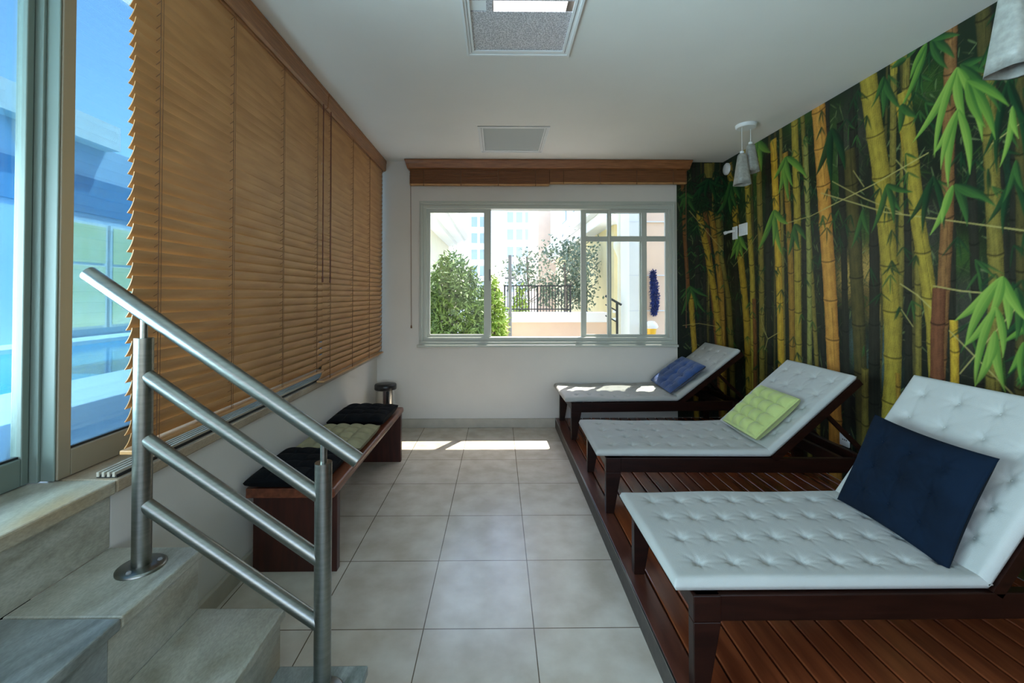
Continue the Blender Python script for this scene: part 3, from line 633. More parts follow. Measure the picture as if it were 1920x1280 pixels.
LEAVES = [('dg', 0.033, (2.505, 2.342), [(2.391, 2.01), (2.457, 1.915), (2.56, 1.958), (2.591, 2.089)]),
 ('dg', 0.033, (2.52, 1.898), [(2.41, 1.698), (2.475, 1.638), (2.566, 1.649)]),
 ('dg', 0.04, (2.161, 1.996), [(2.006, 1.763), (2.098, 1.689), (2.212, 1.702)]),
 ('dg', 0.067, (1.464, 2.523), [(1.308, 2.229), (1.459, 2.132), (1.576, 2.192)]),
 ('dg', 0.056, (-0.15, 2.554), [(-0.357, 2.331), (-0.268, 2.343), (-0.079, 2.31), (0.022, 2.476), (-0.3, 2.465), (-0.19, 2.354)]),
 ('mg', 0.049, (-0.379, 2.409), [(-0.463, 2.253), (-0.291, 2.209), (-0.424, 2.22), (-0.312, 2.354), (-0.468, 2.353)]),
 ('mg', 0.08, (0.144, 2.494), [(-0.069, 2.199), (0.15, 2.15), (0.314, 2.274), (0.257, 2.193), (0.009, 2.254)]),
 ('dg', 0.045, (-0.033, 2.587), [(0.083, 2.445), (-0.089, 2.476)]),
 ('mg', 0.044, (-0.351, 1.447), [(-0.447, 1.149), (-0.198, 1.171), (-0.286, 1.193), (-0.163, 1.336), (-0.457, 1.314)]),
 ('lg', 0.073, (0.3, 1.936), [(0.124, 1.713), (0.352, 1.715), (0.221, 1.695), (0.432, 1.768), (0.155, 1.796)]),
 ('lg', 0.072, (0.595, 2.752), [(0.654, 2.446), (0.791, 2.572), (0.528, 2.59)]),
 ('lg', 0.065, (0.975, 2.477), [(0.884, 2.194), (1.015, 2.104), (1.22, 2.237), (1.06, 2.212), (0.816, 2.328)]),
 ('lg', 0.071, (0.82, 2.073), [(0.59, 1.752), (0.924, 1.684), (0.808, 1.767), (1, 1.926), (0.677, 1.884)]),
 ('mg', 0.055, (1.075, 1.914), [(0.996, 1.669), (1.132, 1.698), (1.202, 1.772)]),
 ('mg', 0.079, (0.427, 2.672), [(0.353, 2.491), (0.591, 2.426)]),
 ('mg', 0.04, (1.712, 1.906), [(1.617, 1.664), (1.757, 1.736)]),
 ('mg', 0.043, (1.884, 2.023), [(1.773, 1.747), (1.975, 1.842), (1.927, 1.776), (2.047, 1.937)]),
 ('mg', 0.047, (1.872, 2.677), [(1.861, 2.429), (1.983, 2.432), (1.807, 2.557)]),
 ('lg', 0.041, (2.136, 2.731), [(1.976, 2.432), (2.037, 2.576)]),
 ('mg', 0.045, (2.019, 2.707), [(2.143, 2.785), (1.919, 2.699)]),
 ('mg', 0.04, (2.157, 2.733), [(2.277, 2.566), (2.245, 2.528), (2.304, 2.67)]),
 ('mg', 0.04, (2.302, 2.52), [(2.427, 2.412), (2.421, 2.5), (2.472, 2.209)]),
 ('mg', 0.037, (2.386, 2.454), [(2.529, 2.569), (2.489, 2.649)]),
 ('mg', 0.046, (1.983, 2.46), [(1.968, 2.298), (2.077, 2.346)]),
 ('yg', 0.05, (2.289, 2.515), [(2.048, 2.214), (2.325, 2.212), (2.397, 2.096), (2.168, 2.091)]),
 ('lg', 0.044, (2.331, 2.429), [(2.451, 2.087), (2.412, 2.158), (2.508, 2.219)]),
 ('yg', 0.045, (2.289, 2.3), [(2.162, 2.11), (2.237, 1.914), (2.339, 1.952), (2.2, 2.019)]),
 ('yg', 0.028, (2.52, 2.213), [(2.466, 1.95), (2.542, 2.059)]),
 ('mg', 0.028, (2.531, 1.967), [(2.477, 1.786), (2.558, 1.816)]),
 ('yg', 0.041, (2.26, 1.922), [(2.136, 1.678), (2.202, 1.731)]),
 ('mg', 0.041, (2.268, 1.925), [(2.325, 1.701), (2.412, 1.82), (2.451, 1.771)]),
 ('mg', 0.04, (2.523, 1.39), [(2.553, 1.154), (2.579, 1.25), (2.519, 1.15)]),
 ('yg', 0.051, (2.472, 1.445), [(2.256, 1.225), (2.307, 1.1), (2.489, 1.201), (2.569, 1.235), (2.408, 1.24)]),
 ('yg', 0.039, (2.444, 1.304), [(2.297, 1.099), (2.348, 0.907), (2.467, 1.071)]),
 ('yg', 0.044, (2.438, 1.191), [(2.348, 0.913), (2.475, 0.913), (2.4, 1.01)]),
 ('lg', 0.028, (2.549, 1.153), [(2.487, 1), (2.537, 0.962)])]
TWIGS = [(0.0066, [(1.382, 1.971), (1.8, 2.045), (2.134, 2.128)]),
 (0.0066, [(1.358, 2.092), (1.871, 1.856), (2.266, 1.735), (2.565, 1.642)]),
 (0.0075, [(2.153, 1.407), (2.286, 1.38), (2.405, 1.367)]),
 (0.0066, [(1.962, 1.423), (2.064, 1.358), (2.137, 1.289)]),
 (0.0048, [(1.459, 2.151), (1.721, 1.973), (1.975, 1.83)]),
 (0.0054, [(0.948, 1.935), (1.25, 1.945), (1.457, 1.983)]),
 (0.0048, [(-0.357, 2.226), (-0.148, 1.977), (-0.005, 1.811)]),
 (0.0048, [(0.651, 1.063), (0.725, 0.976), (0.882, 1.05)]),
 (0.0045, [(0.725, 0.976), (0.679, 0.878)]),
 (0.0045, [(0.669, 1.275), (0.636, 1.132), (0.703, 1.007)]),
 (0.0048, [(1.967, 1.275), (2.036, 1.181)]),
 (0.006, [(2.28, 0.963), (2.402, 1.137), (2.552, 1.343)]),
 (0.006, [(2.232, 1.174), (2.4, 1.01), (2.526, 0.888)]),
 (0.0045, [(1.641, 2.173), (1.722, 2.048)]),
 (0.0045, [(1.945, 2.149), (2.01, 2.061)]),
 (0.0054, [(2.437, 2.072), (2.523, 2.115), (2.572, 2.131)]),
 (0.0042, [(-0.431, 1.039), (-0.265, 1.061), (-0.071, 1.028)]),
 (0.0042, [(0.182, 1.634), (0.414, 1.77), (0.584, 1.897)])]
BLOBS = [('gold', 1.762, 1.534, 0.101, 0.167),
 ('gold', 1.579, 1.475, 0.08, 0.143),
 ('gold2', 1.819, 1.253, 0.082, 0.085),
 ('blue', 1.642, 1.054, 0.059, 0.174),
 ('blue', 1.824, 1.041, 0.067, 0.195),
 ('blue', 1.803, 0.908, 0.1505, 0.131),
 ('grn', 1.146, 2.688, 0.177, 0.083),
 ('grn', 1.463, 2.412, 0.0965, 0.224),
 ('grn', 1.796, 1.764, 0.152, 0.132),
 ('grn', 2.139, 2.496, 0.116, 0.116),
 ('grn', 0.507, 2.301, 0.167, 0.245),
 ('grn', 1.506, 2.138, 0.0745, 0.147),
 ('teal', 2.405, 1.341, 0.113, 0.153),
 ('teal', 2.457, 1.915, 0.1295, 0.15),
 ('grn', 2.507, 1.004, 0.061, 0.096),
 ('gray', 2.067, 1.634, 0.1535, 0.297),
 ('gray', 2.309, 1.234, 0.099, 0.267),
 ('grn', 2.289, 1.555, 0.101, 0.108),
 ('gray', 1.644, 2.384, 0.128, 0.281),
 ('blk', 0.22, 0.898, 0.3295, 0.314),
 ('blk', 1.62, 0.632, 0.259, 0.21)]
def paint_mural():
    s_a = np.arange(-.487, 0, .0058); k = [0.0]
    while k[-1] < 2.62: k.append(k[-1] + .0072 - .0034*min(1, k[-1]/2.6))
    while k[-1] < 5.6: k.append(k[-1] + .03)
    s_b = np.array(k); S_ = np.concatenate([s_a, s_b]); nA = len(s_a)
    Z_ = np.arange(.096, H-.0005, .0046); Z_ = np.append(Z_, H-.0008)
    nS, nZ = len(S_), len(Z_); G, Zg = np.meshgrid(S_, Z_, indexing='ij')
    rs = np.random.RandomState(4)
    def vnoise(fs, fz, n=14, seed=0):
        r = np.random.RandomState(seed); out = np.zeros_like(G)
        for i in range(n):
            a = r.uniform(0, 2*PI); out += np.sin(G*fs*math.cos(a)*r.uniform(.5, 1.6)+Zg*fz*math.sin(a)*r.uniform(.5, 1.6)+r.uniform(0, 6))
        return out/math.sqrt(n)
    C = np.zeros((nS, nZ, 3))
    def L3(c): return np.array(lin(*c))
    C[:] = L3((20, 26, 20))
    n1 = np.clip(.5+.45*vnoise(9, 7, seed=1), 0, 1)[..., None]; C = C*(1-n1*.6) + L3((34, 44, 32))*n1*.6
    n2 = np.clip(vnoise(6, 4, seed=2)-.3, 0, 1)[..., None]; C = C*(1-n2*.7) + L3((62, 66, 54))*n2*.35
    up = np.clip((Zg-1.9)/.6, 0, 1)[..., None]; C = C*(1-.15*up) + L3((24, 52, 22))*.3*up
    pix = rs.rand(nS, nZ)
    BC = {'gold': (196, 160, 84), 'gold2': (178, 146, 62), 'blue': (72, 96, 92), 'grn': (58, 92, 34), 'teal': (28, 62, 44), 'gray': (70, 68, 58), 'blk': (8, 9, 8)}
    def sub(s0, s1, z0, z1):
        i0, i1 = np.searchsorted(S_, s0), np.searchsorted(S_, s1); j0, j1 = np.searchsorted(Z_, z0), np.searchsorted(Z_, z1)
        return slice(max(i0, 0), max(i1, i0)), slice(max(j0, 0), max(j1, j0))
    def blend(sl, col, a): C[sl] = C[sl]*(1-a[..., None]) + col*a[..., None]
    for c, s, z, a, b in BLOBS:
        sl = sub(s-a*1.5, s+a*1.5, z-b*1.5, z+b*1.5)
        if C[sl].size == 0: continue
        g = np.exp(-(((G[sl]-s)/a)**2+((Zg[sl]-z)/b)**2)*1.3); g = np.clip(g*(.55+.7*pix[sl]), 0, .85)
        blend(sl, L3(BC[c]), g)
    def seg(sl, p, q):
        px, pz = p; dx, dz = q[0]-p[0], q[1]-p[1]; l2 = dx*dx+dz*dz+1e-12
        t = ((G[sl]-px)*dx + (Zg[sl]-pz)*dz)/l2; tc = np.clip(t, 0, 1)
        ln = math.sqrt(l2); side = ((G[sl]-px)*dz - (Zg[sl]-pz)*dx)/ln
        dist = np.sqrt((G[sl]-px-tc*dx)**2+(Zg[sl]-pz-tc*dz)**2)
        return t, tc, side, dist, ln
    def line(pts, w, col, al):
        for p, q in zip(pts, pts[1:]):
            sl = sub(min(p[0], q[0])-.02, max(p[0], q[0])+.02, min(p[1], q[1])-.02, max(p[1], q[1])+.02)
            if C[sl].size == 0: continue
            t, tc, side, dist, ln = seg(sl, p, q); blend(sl, col, al*np.clip((w-dist)/.004+.5, 0, 1))
    def leaf(b, tip, w, cl, cd, al=1, bend=0):
        mid = ((b[0]+tip[0])/2 + bend*(tip[1]-b[1]), (b[1]+tip[1])/2 - bend*(tip[0]-b[0]))
        sl = sub(min(b[0], tip[0])-w-.03, max(b[0], tip[0])+w+.03, min(b[1], tip[1])-w-.03, max(b[1], tip[1])+w+.03)
        if C[sl].size == 0: return
        t, tc, side, dist, ln = seg(sl, b, tip)
        side = side + bend*ln*4*np.clip(t, 0, 1)*(1-np.clip(t, 0, 1))*1.0
        hw = w*.5*np.sin(PI*np.clip(t, 0, 1)**.72)**.8
        ok = (t > 0) & (t < 1)
        a = np.clip((hw-np.abs(side))/.005+.4, 0, 1)*ok*al
        u = side/(hw+1e-4); str_ = .5+.5*np.sin(side*1500)
        m = np.clip(.5+.5*u  - .25*(1-t), 0, 1)[..., None]
        C[sl] = C[sl]*(1-a[..., None]) + (cl*m+cd*(1-m))*a[..., None]
        rib = np.clip(1-np.abs(side)/.004, 0, 1)*ok*.5*al; C[sl] = C[sl]*(1-rib[..., None]*.4) + cl*1.25*rib[..., None]*.4
    # far layer: faint thin leaves and twigs in the thicket
    for k in range(5200):
        s = rs.uniform(-.48, 5.4) if rs.rand() < .25 else rs.uniform(-.48, 2.6); z = rs.uniform(.2, 2.7)
        if z < 1.25 and rs.rand() < .55: continue
        ln = rs.uniform(.04, .12); an = rs.uniform(-2.7, -.4); wv = rs.uniform(.006, .014)
        t = rs.rand(); col = [(40, 70, 34), (70, 104, 44), (26, 54, 36), (100, 110, 72), (150, 170, 110)][min(4, int(t*t*5.2))]
        leaf((s, z), (s+ln*math.cos(an), z+ln*math.sin(an)), wv, L3(col), L3(tuple(v*.5 for v in col)), al=.55)
    for k in range(260):
        s = rs.uniform(-.45, 2.6); z = rs.uniform(.7, 2.65); ln = rs.uniform(.08, .3); an = rs.uniform(-1.2, 1.2)
        line([(s, z), (s+ln*math.cos(an), z+ln*math.sin(an))], .0012, L3((120, 116, 84)), .35)
    PAL = {'dk': ((46, 47, 38), (20, 21, 17)), 'do': ((92, 84, 44), (34, 32, 20)), 'ol': ((146, 130, 60), (60, 54, 24)), 'ye': ((190, 156, 52), (84, 58, 20)),
           'yy': ((222, 182, 58), (128, 84, 22)), 'yb': ((176, 134, 52), (74, 48, 20)), 'yo': ((186, 162, 62), (86, 74, 28)), 'br': ((140, 92, 48), (60, 34, 16)),
           'lo': ((160, 158, 84), (74, 76, 34)), 'or': ((226, 164, 74), (132, 74, 26)), 'rb': ((158, 112, 66), (72, 40, 22)), 'rd': ((136, 84, 56), (70, 34, 20))}
    def stalk(key, P, ring=.27, seed=0):
        cl, cd = L3(PAL[key][0]), L3(PAL[key][1]); r = np.random.RandomState(seed); ph = r.uniform(0, ring); acc = 0.0
        for (a, za, wa), (b, zb, wb) in zip(P, P[1:]):
            sl = sub(min(a, b)-.09, max(a, b)+.09, min(za, zb)-.012, max(za, zb)+.002)
            ln = math.hypot(b-a, zb-za)
            if C[sl].size:
                t = np.clip((za-Zg[sl])/(za-zb), -.02, 1.02); cx = a+(b-a)*t; w = wa+(wb-wa)*t
                dist = acc + t*ln; nd = ((dist+ph) % ring)/ring
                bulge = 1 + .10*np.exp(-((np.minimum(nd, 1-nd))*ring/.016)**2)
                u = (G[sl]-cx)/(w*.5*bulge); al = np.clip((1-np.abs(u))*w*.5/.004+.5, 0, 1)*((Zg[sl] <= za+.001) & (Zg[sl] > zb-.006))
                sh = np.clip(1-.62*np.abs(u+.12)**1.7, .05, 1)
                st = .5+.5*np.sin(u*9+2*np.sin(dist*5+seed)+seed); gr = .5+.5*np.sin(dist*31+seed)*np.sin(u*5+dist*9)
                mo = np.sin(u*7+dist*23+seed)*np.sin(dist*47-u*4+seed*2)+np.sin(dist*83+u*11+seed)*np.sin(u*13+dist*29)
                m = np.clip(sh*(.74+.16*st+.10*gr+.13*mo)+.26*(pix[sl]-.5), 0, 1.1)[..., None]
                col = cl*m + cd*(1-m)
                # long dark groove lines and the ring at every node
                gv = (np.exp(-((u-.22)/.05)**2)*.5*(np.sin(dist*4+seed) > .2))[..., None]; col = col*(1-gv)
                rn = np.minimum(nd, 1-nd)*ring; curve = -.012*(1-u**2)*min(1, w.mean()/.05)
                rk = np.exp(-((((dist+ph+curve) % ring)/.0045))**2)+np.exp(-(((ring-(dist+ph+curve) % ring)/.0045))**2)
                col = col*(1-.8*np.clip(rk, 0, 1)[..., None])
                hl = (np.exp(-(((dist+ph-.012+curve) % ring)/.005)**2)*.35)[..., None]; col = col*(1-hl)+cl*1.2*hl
                C[sl] = C[sl]*(1-al[..., None]) + col*al[..., None]
            acc += ln
    for i in range(46):   # thin dim stalks behind
        s = rs.uniform(-.46, 2.6) if i < 30 else rs.uniform(2.6, 5.5); w = rs.uniform(.016, .045); d_ = rs.uniform(-.12, .12)
        stalk(['dk', 'do', 'ol', 'dk'][i % 4], [(s, 2.73, w), (s+d_, .1, w)], rs.uniform(.2, .3), i)
    for i in range(14):   # the part of the print beside and behind the camera
        s = 2.75+.2*i; w = rs.uniform(.03, .075); stalk(['yo', 'ol', 'or', 'do', 'ye'][i % 5], [(s, 2.73, w), (s+rs.uniform(-.2, .2), .1, w)], .27, i+60)
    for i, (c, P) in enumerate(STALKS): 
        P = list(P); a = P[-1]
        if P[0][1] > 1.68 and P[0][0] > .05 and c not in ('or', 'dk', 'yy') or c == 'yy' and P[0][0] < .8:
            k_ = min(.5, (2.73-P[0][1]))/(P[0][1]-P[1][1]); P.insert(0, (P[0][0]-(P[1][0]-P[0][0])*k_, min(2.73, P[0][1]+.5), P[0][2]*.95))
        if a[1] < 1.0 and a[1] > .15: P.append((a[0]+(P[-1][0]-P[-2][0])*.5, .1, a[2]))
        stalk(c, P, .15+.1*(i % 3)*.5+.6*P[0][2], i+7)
    GC = {'dg': ((34, 84, 44), (14, 40, 26)), 'mg': ((74, 122, 54), (28, 64, 36)), 'lg': ((132, 174, 68), (60, 108, 46)), 'yg': ((164, 196, 86), (92, 138, 54))}
    for k in range(70):   # the dark leafy crown over the corner
        s = rs.uniform(-.47, .35); z = rs.uniform(2.0, 2.68)
        for q in range(4):
            an = -PI/2+rs.uniform(-1.3, 1.3); ln = rs.uniform(.08, .17)
            leaf((s, z), (s+ln*math.cos(an), z+ln*math.sin(an)), rs.uniform(.014, .024), L3((36, 72, 40)), L3((12, 30, 20)), al=.85)
    for lay in range(2):
        for k in range(240 if lay == 0 else 90):
            s = rs.uniform(-.48, 2.6); z = rs.uniform(1.0, 2.7) if rs.rand() < .85 else rs.uniform(.5, 1.2)
            if rs.rand() > .35 + .65*np.clip((z-1.2)/1.2, 0, 1): continue
            key = ['dg', 'dg', 'mg'][rs.randint(3)]
            for q in range(rs.randint(2, 5)):
                ln = rs.uniform(.06, .14)*(.8+.25*s/2.6); an = -PI/2+rs.uniform(-1, 1)
                leaf((s, z), (s+ln*math.cos(an), z+ln*math.sin(an)), rs.uniform(.010, .018), L3(GC[key][0]), L3(GC[key][1]), al=.8)
    for i in range(40):
        s = rs.uniform(2.6, 5.4); z = rs.uniform(.9, 2.7)
        for q in range(5):
            an = -PI/2+rs.uniform(-1, 1); ln = rs.uniform(.15, .3); key = ['dg', 'mg', 'lg'][i % 3]
            leaf((s, z), (s+ln*math.cos(an), z+ln*math.sin(an)), .035, L3(GC[key][0]), L3(GC[key][1]))
    for w, P in TWIGS: line(P, w*.5, L3((196, 182, 110)), .8)
    for c, w, b, tips in LEAVES:
        for i, t in enumerate(tips):
            leaf(b, t, w*(1-.06*i), L3(GC[c][0]), L3(GC[c][1]), al=.96, bend=.05*(-1)**i)
    C = np.clip(C*MURAL_GAIN, 0, .95)
    # mesh: one sheet folded at the corner
    P = np.zeros((nS, nZ, 3)); P[..., 2] = Zg
    back = S_ < -1e-9
    P[..., 0] = np.where(back[:, None], XR+G, XR-.003); P[..., 1] = np.where(back[:, None], YB-.003, YB-.003-G)
    P[0, :, 0] = 1.843
    me = bpy.data.meshes.new('bamboo_mural'); nv = nS*nZ
    me.vertices.add(nv); me.vertices.foreach_set('co', P.reshape(-1))
    I, J = np.meshgrid(np.arange(nS-1), np.arange(nZ-1), indexing='ij'); a = (I*nZ+J).reshape(-1)
    quads = np.stack([a, a+1, a+nZ+1, a+nZ], 1)
    nf = len(quads); me.loops.add(nf*4); me.loops.foreach_set('vertex_index', quads.reshape(-1).astype(np.int32))
    me.polygons.add(nf); me.polygons.foreach_set('loop_start', np.arange(0, nf*4, 4, dtype=np.int32))
    try: me.polygons.foreach_set('loop_total', np.full(nf, 4, dtype=np.int32))
    except Exception: pass
    me.update(calc_edges=True)
    at = me.color_attributes.new('print', 'FLOAT_COLOR', 'POINT')
    at.data.foreach_set('color', np.concatenate([C, np.ones((nS, nZ, 1))], 2).reshape(-1).astype(np.float32))
    m = bpy.data.materials.new('printed_wallpaper'); m.use_nodes = True; t = m.node_tree; p = t.nodes['Principled BSDF']
    n = t.nodes.new('ShaderNodeAttribute'); n.attribute_name = 'print'; t.links.new(n.outputs['Color'], p.inputs['Base Color'])
    p.inputs['Roughness'].default_value = .42; p.inputs['Specular IOR Level'].default_value = .25
    me.materials.append(m); o = bpy.data.objects.new('wall_mural', me); COL.objects.link(o)
    tag(o, 'photographic bamboo thicket mural papering the right wall and the strip beside the back window', 'mural')
MURAL_GAIN = .80
paint_mural()
# ------------------------------------------------------------------ outside, beyond the back window
MB().box(-14, 16, YB+.16, 40, -.1, 0).build('ground', M['paving'], kind='structure')
MB().box(-1.6, 2.6, YB+.16, YB+.52, 2.62, 2.78).build('trim_2', M['white'], kind='structure')   # own eave over the window
def leaves(name, m, n, fn, ls, lw, parent=None, seed=1, up=.2):
    r = random.Random(seed); vs = []; fs = []
    for k in range(n):
        p = Vector(fn(r)); d = Vector((r.gauss(0, 1), r.gauss(0, 1), r.gauss(0, 1)-up)).normalized(); sd_ = d.cross(Vector((r.gauss(0, 1), r.gauss(0, 1), r.gauss(0, 1)))).normalized()
        l = ls*r.uniform(.6, 1.3); w_ = lw*r.uniform(.7, 1.2); b = len(vs)
        vs += [tuple(p), tuple(p+d*l*.5+sd_*w_), tuple(p+d*l), tuple(p+d*l*.5-sd_*w_)]; fs.append((b, b+1, b+2, b+3))
    mb = MB(); mb.add(vs, fs); me = bpy.data.meshes.new(name); me.from_pydata(vs, [], fs); me.materials.append(m)
    o = bpy.data.objects.new(name, me); COL.objects.link(o)
    if parent: o.parent = parent
    return o
def bush(x, y, z0, rx, ry, hh, m, n, label, seed, ls=.10, lw=.012, stems=5, cat='shrub', grp=None):
    r = empty('garden_shrub', (x, y, z0), 0, label, cat, grp)
    def fn(q):
        while True:
            a, b, c = q.uniform(-1, 1), q.uniform(-1, 1), q.uniform(-1, 1)
            d = a*a+b*b+c*c
            if .2 < d < 1: break
        a = max(-1, min(1, a*1.25)); t = .5+.5*c
        return (a*rx, b*ry, .04*hh + hh*.94*t*(1-.12*abs(a)))
    leaves('foliage', m, n, fn, ls, lw, r, seed)
    q = random.Random(seed)
    for k in range(stems):
        xx = q.uniform(-.5, .5)*rx; MB().path([(xx, 0, 0), (xx*1.1, 0, hh*.5), (xx*1.4, q.uniform(-.1, .1), hh*.85)], .012, 6).build('stem', M['bark'], r)
    return r
# left planting
bush(-.62, 5.75, 0, .42, .45, 2.02, M['leaf'], 11000, 'dense green bamboo shrub filling the left pane of the window', 11)
bush(-.10, 6.35, 0, .19, .28, 1.72, M['leafl'], 3600, 'bright yellow-green shrub edge just right of the window stile', 12)
bush(.42, 8.6, .3, .14, .2, 1.3, M['leafl'], 700, 'small lime green plant behind the middle of the black railing', 13, .09, .02, 2)
# planter wall with white cap and railing
pw = empty('planter_wall', (.8, 7.2, 0), 0, 'low peach garden wall with a white cap outside the window', 'wall'); PO = Vector(pw.location)
rel(MB().box(-.25, 1.78, 7.1, 7.35, 0, .90), PO).build('wall_body', M['peach'], pw)
rel(MB().box(-.27, 1.80, 7.06, 7.39, .90, 1.06), PO).build('wall_cap', M['white'], pw, bevel=.01)
ra = empty('garden_railing', (.68, 7.23, 1.06), 0, 'black iron railing standing on the white garden wall cap', 'railing'); RO = Vector(ra.location)
for k in range(23):
    xx = .10+.05*k; rel(MB().tube((xx, 7.23, 1.06), (xx, 7.23, 1.50), .007 if k % 11 else .014, n=6), RO).build('baluster', M['iron'], ra)
rel(MB().box(.08, 1.22, 7.215, 7.245, 1.49, 1.51).box(.08, 1.22, 7.22, 7.24, 1.10, 1.12), RO).build('rail', M['iron'], ra)
o = MB().tube((.18, 6.85, 0), (.18, 6.85, 1.98), .028, n=12).box(.10, .26, 6.82, 6.88, 1.60, 1.63).build('garden_post', M['greymetal'])
tag(o, 'slim grey post in front of the garden railing', 'post')
def young_tree(x, y, z0, hh, rx, m, n, label, seed):
    r = empty('young_tree', (x, y, z0), 0, label, 'tree', 'young trees beyond the railing'); q = random.Random(seed)
    t = MB().path([(0, 0, 0), (.02, 0, hh*.45), (-.02, 0, hh*.8)], .022, 7); br = []
    for k in range(9):
        a = q.uniform(0, 6.28); z = hh*q.uniform(.4, .75); e = (rx*.8*math.cos(a), rx*.8*math.sin(a), z+rx*q.uniform(.4, .9)); t.tube((0, 0, z), e, .010, .004, 6); br.append(e)
    t.build('trunk', M['bark'], r)
    def fn(u):
        e = u.choice(br); return (e[0]+u.gauss(0, rx*.28), e[1]+u.gauss(0, rx*.28), e[2]+u.gauss(0, rx*.3))
    leaves('crown', m, n, fn, .09, .022, r, seed)
young_tree(.62, 9.2, 0, 2.7, .5, M['leafg'], 900, 'pale grey-green young tree behind the left half of the railing', 31)
young_tree(1.36, 8.8, 0, 2.5, .45, M['leafg'], 1500, 'darker young tree behind the right end of the railing', 32)
young_tree(2.0, 9.9, 0, 3.0, .6, M['leafg'], 1200, 'pale young tree seen through the right sashes', 33)
# peach and tower blocks far behind
pb_ = empty('apartment_building', (2.0, 20, 0), 0, 'plain peach apartment block in the middle of the window view', 'building'); O_ = Vector(pb_.location)
rel(MB().box(1.65, 5.2, 18, 24, 0, 16), O_).build('wall', M['peach'], pb_)
for k in range(3):
    for j in range(5): rel(MB().box(2.9+k*.75, 3.2+k*.75, 17.93, 18.0, 1.6+j*1.9, 2.7+j*1.9), O_).build('window', M['towerg'], pb_)
def tower(x0, x1, y, hh, cols, label):
    r = empty('tower_block', ((x0+x1)/2, y, 0), 0, label, 'building', 'distant towers'); O = Vector(r.location)
    rel(MB().box(x0, x1, y, y+5, 0, hh), O).build('wall', M['towerw'], r)
    z = 1.5
    while z < hh-1.2:
        g = MB(); wd_ = (x1-x0)/cols
        for c_ in range(cols): g.box(x0+wd_*(c_+.18), x0+wd_*(c_+.86), y-.06, y, z, z+.75)
        rel(g, O).build('window_band', M['towerg'], r); z += 1.25
tower(.5, 2.45, 31, 17, 3, 'tall pale tower with rows of bluish windows left of the peach block')
tower(-2.2, -.9, 33, 18, 2, 'pale tower seen through the top right of the left pane')
# neighbouring wing on the left with stepped white eaves
lw_ = empty('side_wing', (-2.2, 9, 0), 0, 'cream building wing with stepped white eaves, upper left of the window', 'building'); O_ = Vector(lw_.location)
rel(MB().box(-3.2, -1.72, 4.9, 15, 0, 3.0), O_).build('wall', M['cream'], lw_)
for x, z0, z1 in ((-1.42, 3.0, 3.12), (-1.16, 3.12, 3.22), (-.98, 3.22, 3.40)):
    rel(MB().box(-3.2, x, 4.9, 15, z0, z1), O_).build('eave', M['white'], lw_)
# wing on the right: long facade, cornices, recess with column, peach pier
rw = empty('main_wing', (3.0, 9, 0), 0, 'cream and peach building wing with white cornices at the right of the window view', 'building'); O_ = Vector(rw.location)
rel(MB().box(2.25, 4.5, 8.4, 17, 0, 5.0), O_).build('wall', M['ochre'], rw)
rel(MB().box(1.95, 4.5, 6.6, 17, 2.72, 2.95), O_).build('cornice', M['white'], rw, bevel=.02)
rel(MB().box(1.80, 4.5, 6.6, 17, 2.95, 3.12), O_).build('cornice', M['white'], rw, bevel=.02)
rel(MB().box(2.05, 4.5, 6.6, 17, 3.12, 5.0), O_).build('upper_wall', M['white'], rw)
for k in range(3): rel(MB().box(2.02, 2.06, 9+k*2, 9.8+k*2, 3.6, 4.7), O_).build('window', M['towerg'], rw)
rel(MB().box(1.70, 1.83, 5.6, 6.0, 0, 3.6), O_).build('pilaster', M['white'], rw)
rel(MB().box(1.83, 3.6, 5.62, 6.0, 0, 3.6).box(1.83, 3.6, 6.0, 6.6, 2.72, 3.6), O_).build('pier', M['peach'], rw)
for z in (1.14, 1.60, 2.3): rel(MB().box(1.699, 3.6, 5.597, 5.625, z, z+.012), O_).build('joint', M['towerw'], rw)
rel(MB().lathe([(.075, 0), (.075, .08), (.055, .12), (.05, 1.0), (.045, 1.95), (.06, 2.0), (.085, 2.06), (.11, 2.12), (.11, 2.2), (.05, 2.25), (.05, 2.72)], (1.98, 7.0, 0), n=20), O_).build('column', M['cream'], rw)
for z in (.85, 1.0): rel(MB().box(2.22, 2.6, 8.33, 8.41, z, z+.05), O_).build('plinth_moulding', M['white'], rw)
# outdoor handrail
oh = empty('outdoor_handrail', (1.56, 5.9, 0), 0, 'short dark outdoor handrail seen through the right sash', 'handrail'); O_ = Vector(oh.location)
rel(MB().tube((1.46, 5.9, 1.34), (1.68, 5.9, 1.215), .016, n=10), O_).build('rail', M['iron'], oh)
rel(MB().tube((1.62, 5.9, 0), (1.62, 5.9, 1.24), .017, n=10), O_).build('post', M['iron'], oh)
for z in (1.20, 1.05): rel(MB().tube((1.46, 5.9, z+.02), (1.62, 5.9, z-.07), .009, n=8), O_).build('bar', M['iron'], oh)
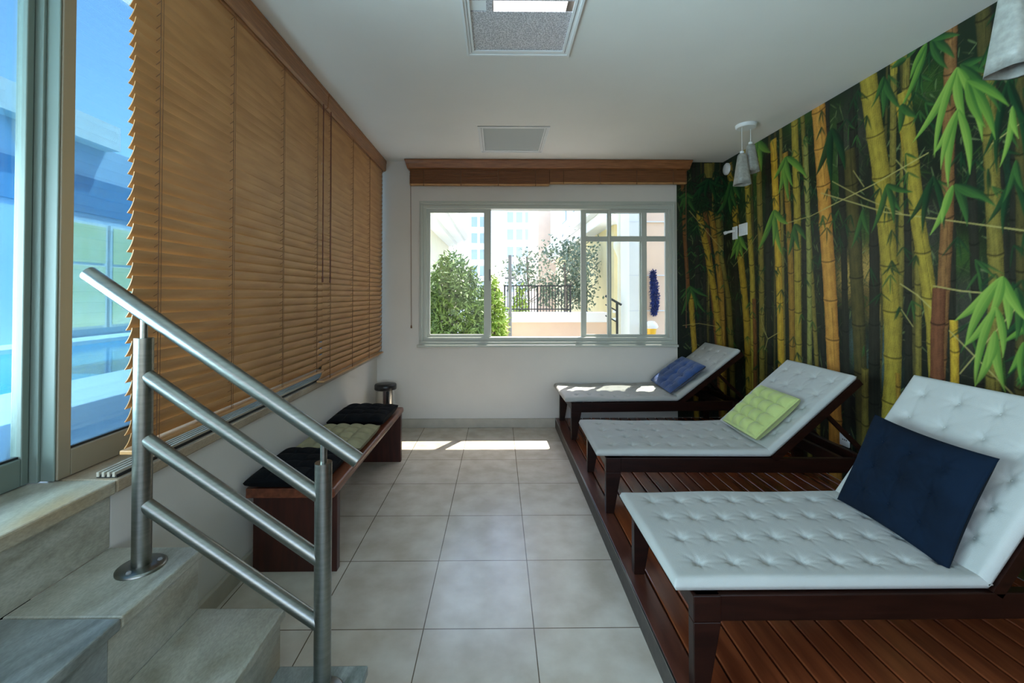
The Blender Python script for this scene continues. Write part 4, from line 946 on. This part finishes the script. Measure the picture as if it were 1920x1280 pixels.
# blue mop on the pier, bucket on a ledge
mp = empty('dust_mop', (2.005, 5.555, 1.10), 0, 'royal blue fluffy mop hanging on the peach pier outside', 'mop'); 
def mf(u):
    t = u.random(); a = u.uniform(0, 6.28); r_ = .05*math.sin(PI*min(1, t*.85+.12))**.5*math.sqrt(u.random()); return (r_*math.cos(a)+.012*math.sin(t*5), r_*math.sin(a)*.5, t*.56)
leaves('mop_strands', M['mop'], 2600, mf, .035, .006, mp, 5)
MB().tube((0, .01, .02), (0, .01, .57), .010, n=8).build('handle', M['mop'], mp)
ld = MB().box(1.84, 2.6, 5.35, 5.597, .0, .80).build('low_ledge', M['white'], bevel=.01); tag(ld, 'white ledge at the foot of the peach pier outside', 'ledge')
bk = empty('bucket', (1.93, 5.45, .80), 0, 'yellow bucket with a white cloth on the ledge under the blue mop', 'bucket')
MB().lathe([(.045, 0), (.065, .14), (.068, .145), (.06, .145)], n=20).build('pail', M['yellow'], bk)
cl = MB(); cl.lathe([(.07, .13), (.085, .15), (.07, .19), (.04, .22), (.0, .225)], n=14); cl.build('cloth', M['white'], bk)
# ------------------------------------------------------------------ outside, pool side
MB().box(-3.04, -1.52, -8, YB+.3, .60, .75).build('pool_deck', M['pooldeck'], kind='structure')
MB().box(-10, -5.42, -8, 14, .55, .75).box(-5.42, -3.04, 9.0, 14, .55, .75).build('far_pool_deck', M['pooldeck'], kind='structure')
MB().box(-5.42, -3.04, -8, 9, .55, .70).build('pool_water', M['water'], kind='structure')
MB().box(-3.2, -1.5, YB+.16, YB+.3, 0, 2.9).build('wall_outer', M['palewall'], kind='structure')
ph = empty('pool_house', (-6.3, 1.5, .75), 0, 'pale blue pool house with a white eave beyond the pool', 'building'); O_ = Vector(ph.location)
rel(MB().box(-8, -5.95, -8, 7.6, .75, 2.53).box(-8, -5.97, -8, 7.6, 3.05, 3.56), O_).build('wall', M['palewall'], ph)
rel(MB().box(-8, -5.93, -8, 7.6, 2.53, 3.05), O_).build('painted_band', M['bluewall'], ph)
rel(MB().box(-8.2, -5.75, -8, 6.6, 3.52, 3.88), O_).build('eave', M['white'], ph)
M['gwin'] = mat('cream_green_reflection', (1, .92, .66), .8, noise_s=1.5, col2=(.78, .76, .42))  # window panes: cream-green reflection put into the colour
for y in (5.95, 6.62): 
    f_ = rel(MB().box(-5.955, -5.90, y, y+.62, .86, 2.40), O_).build('window_frame', M['white'], ph)
    rel(MB().box(-5.91, -5.89, y+.04, y+.58, .90, 1.77).box(-5.91, -5.89, y+.04, y+.58, 1.82, 2.36), O_).build('reflecting_pane', M['gwin'], f_)
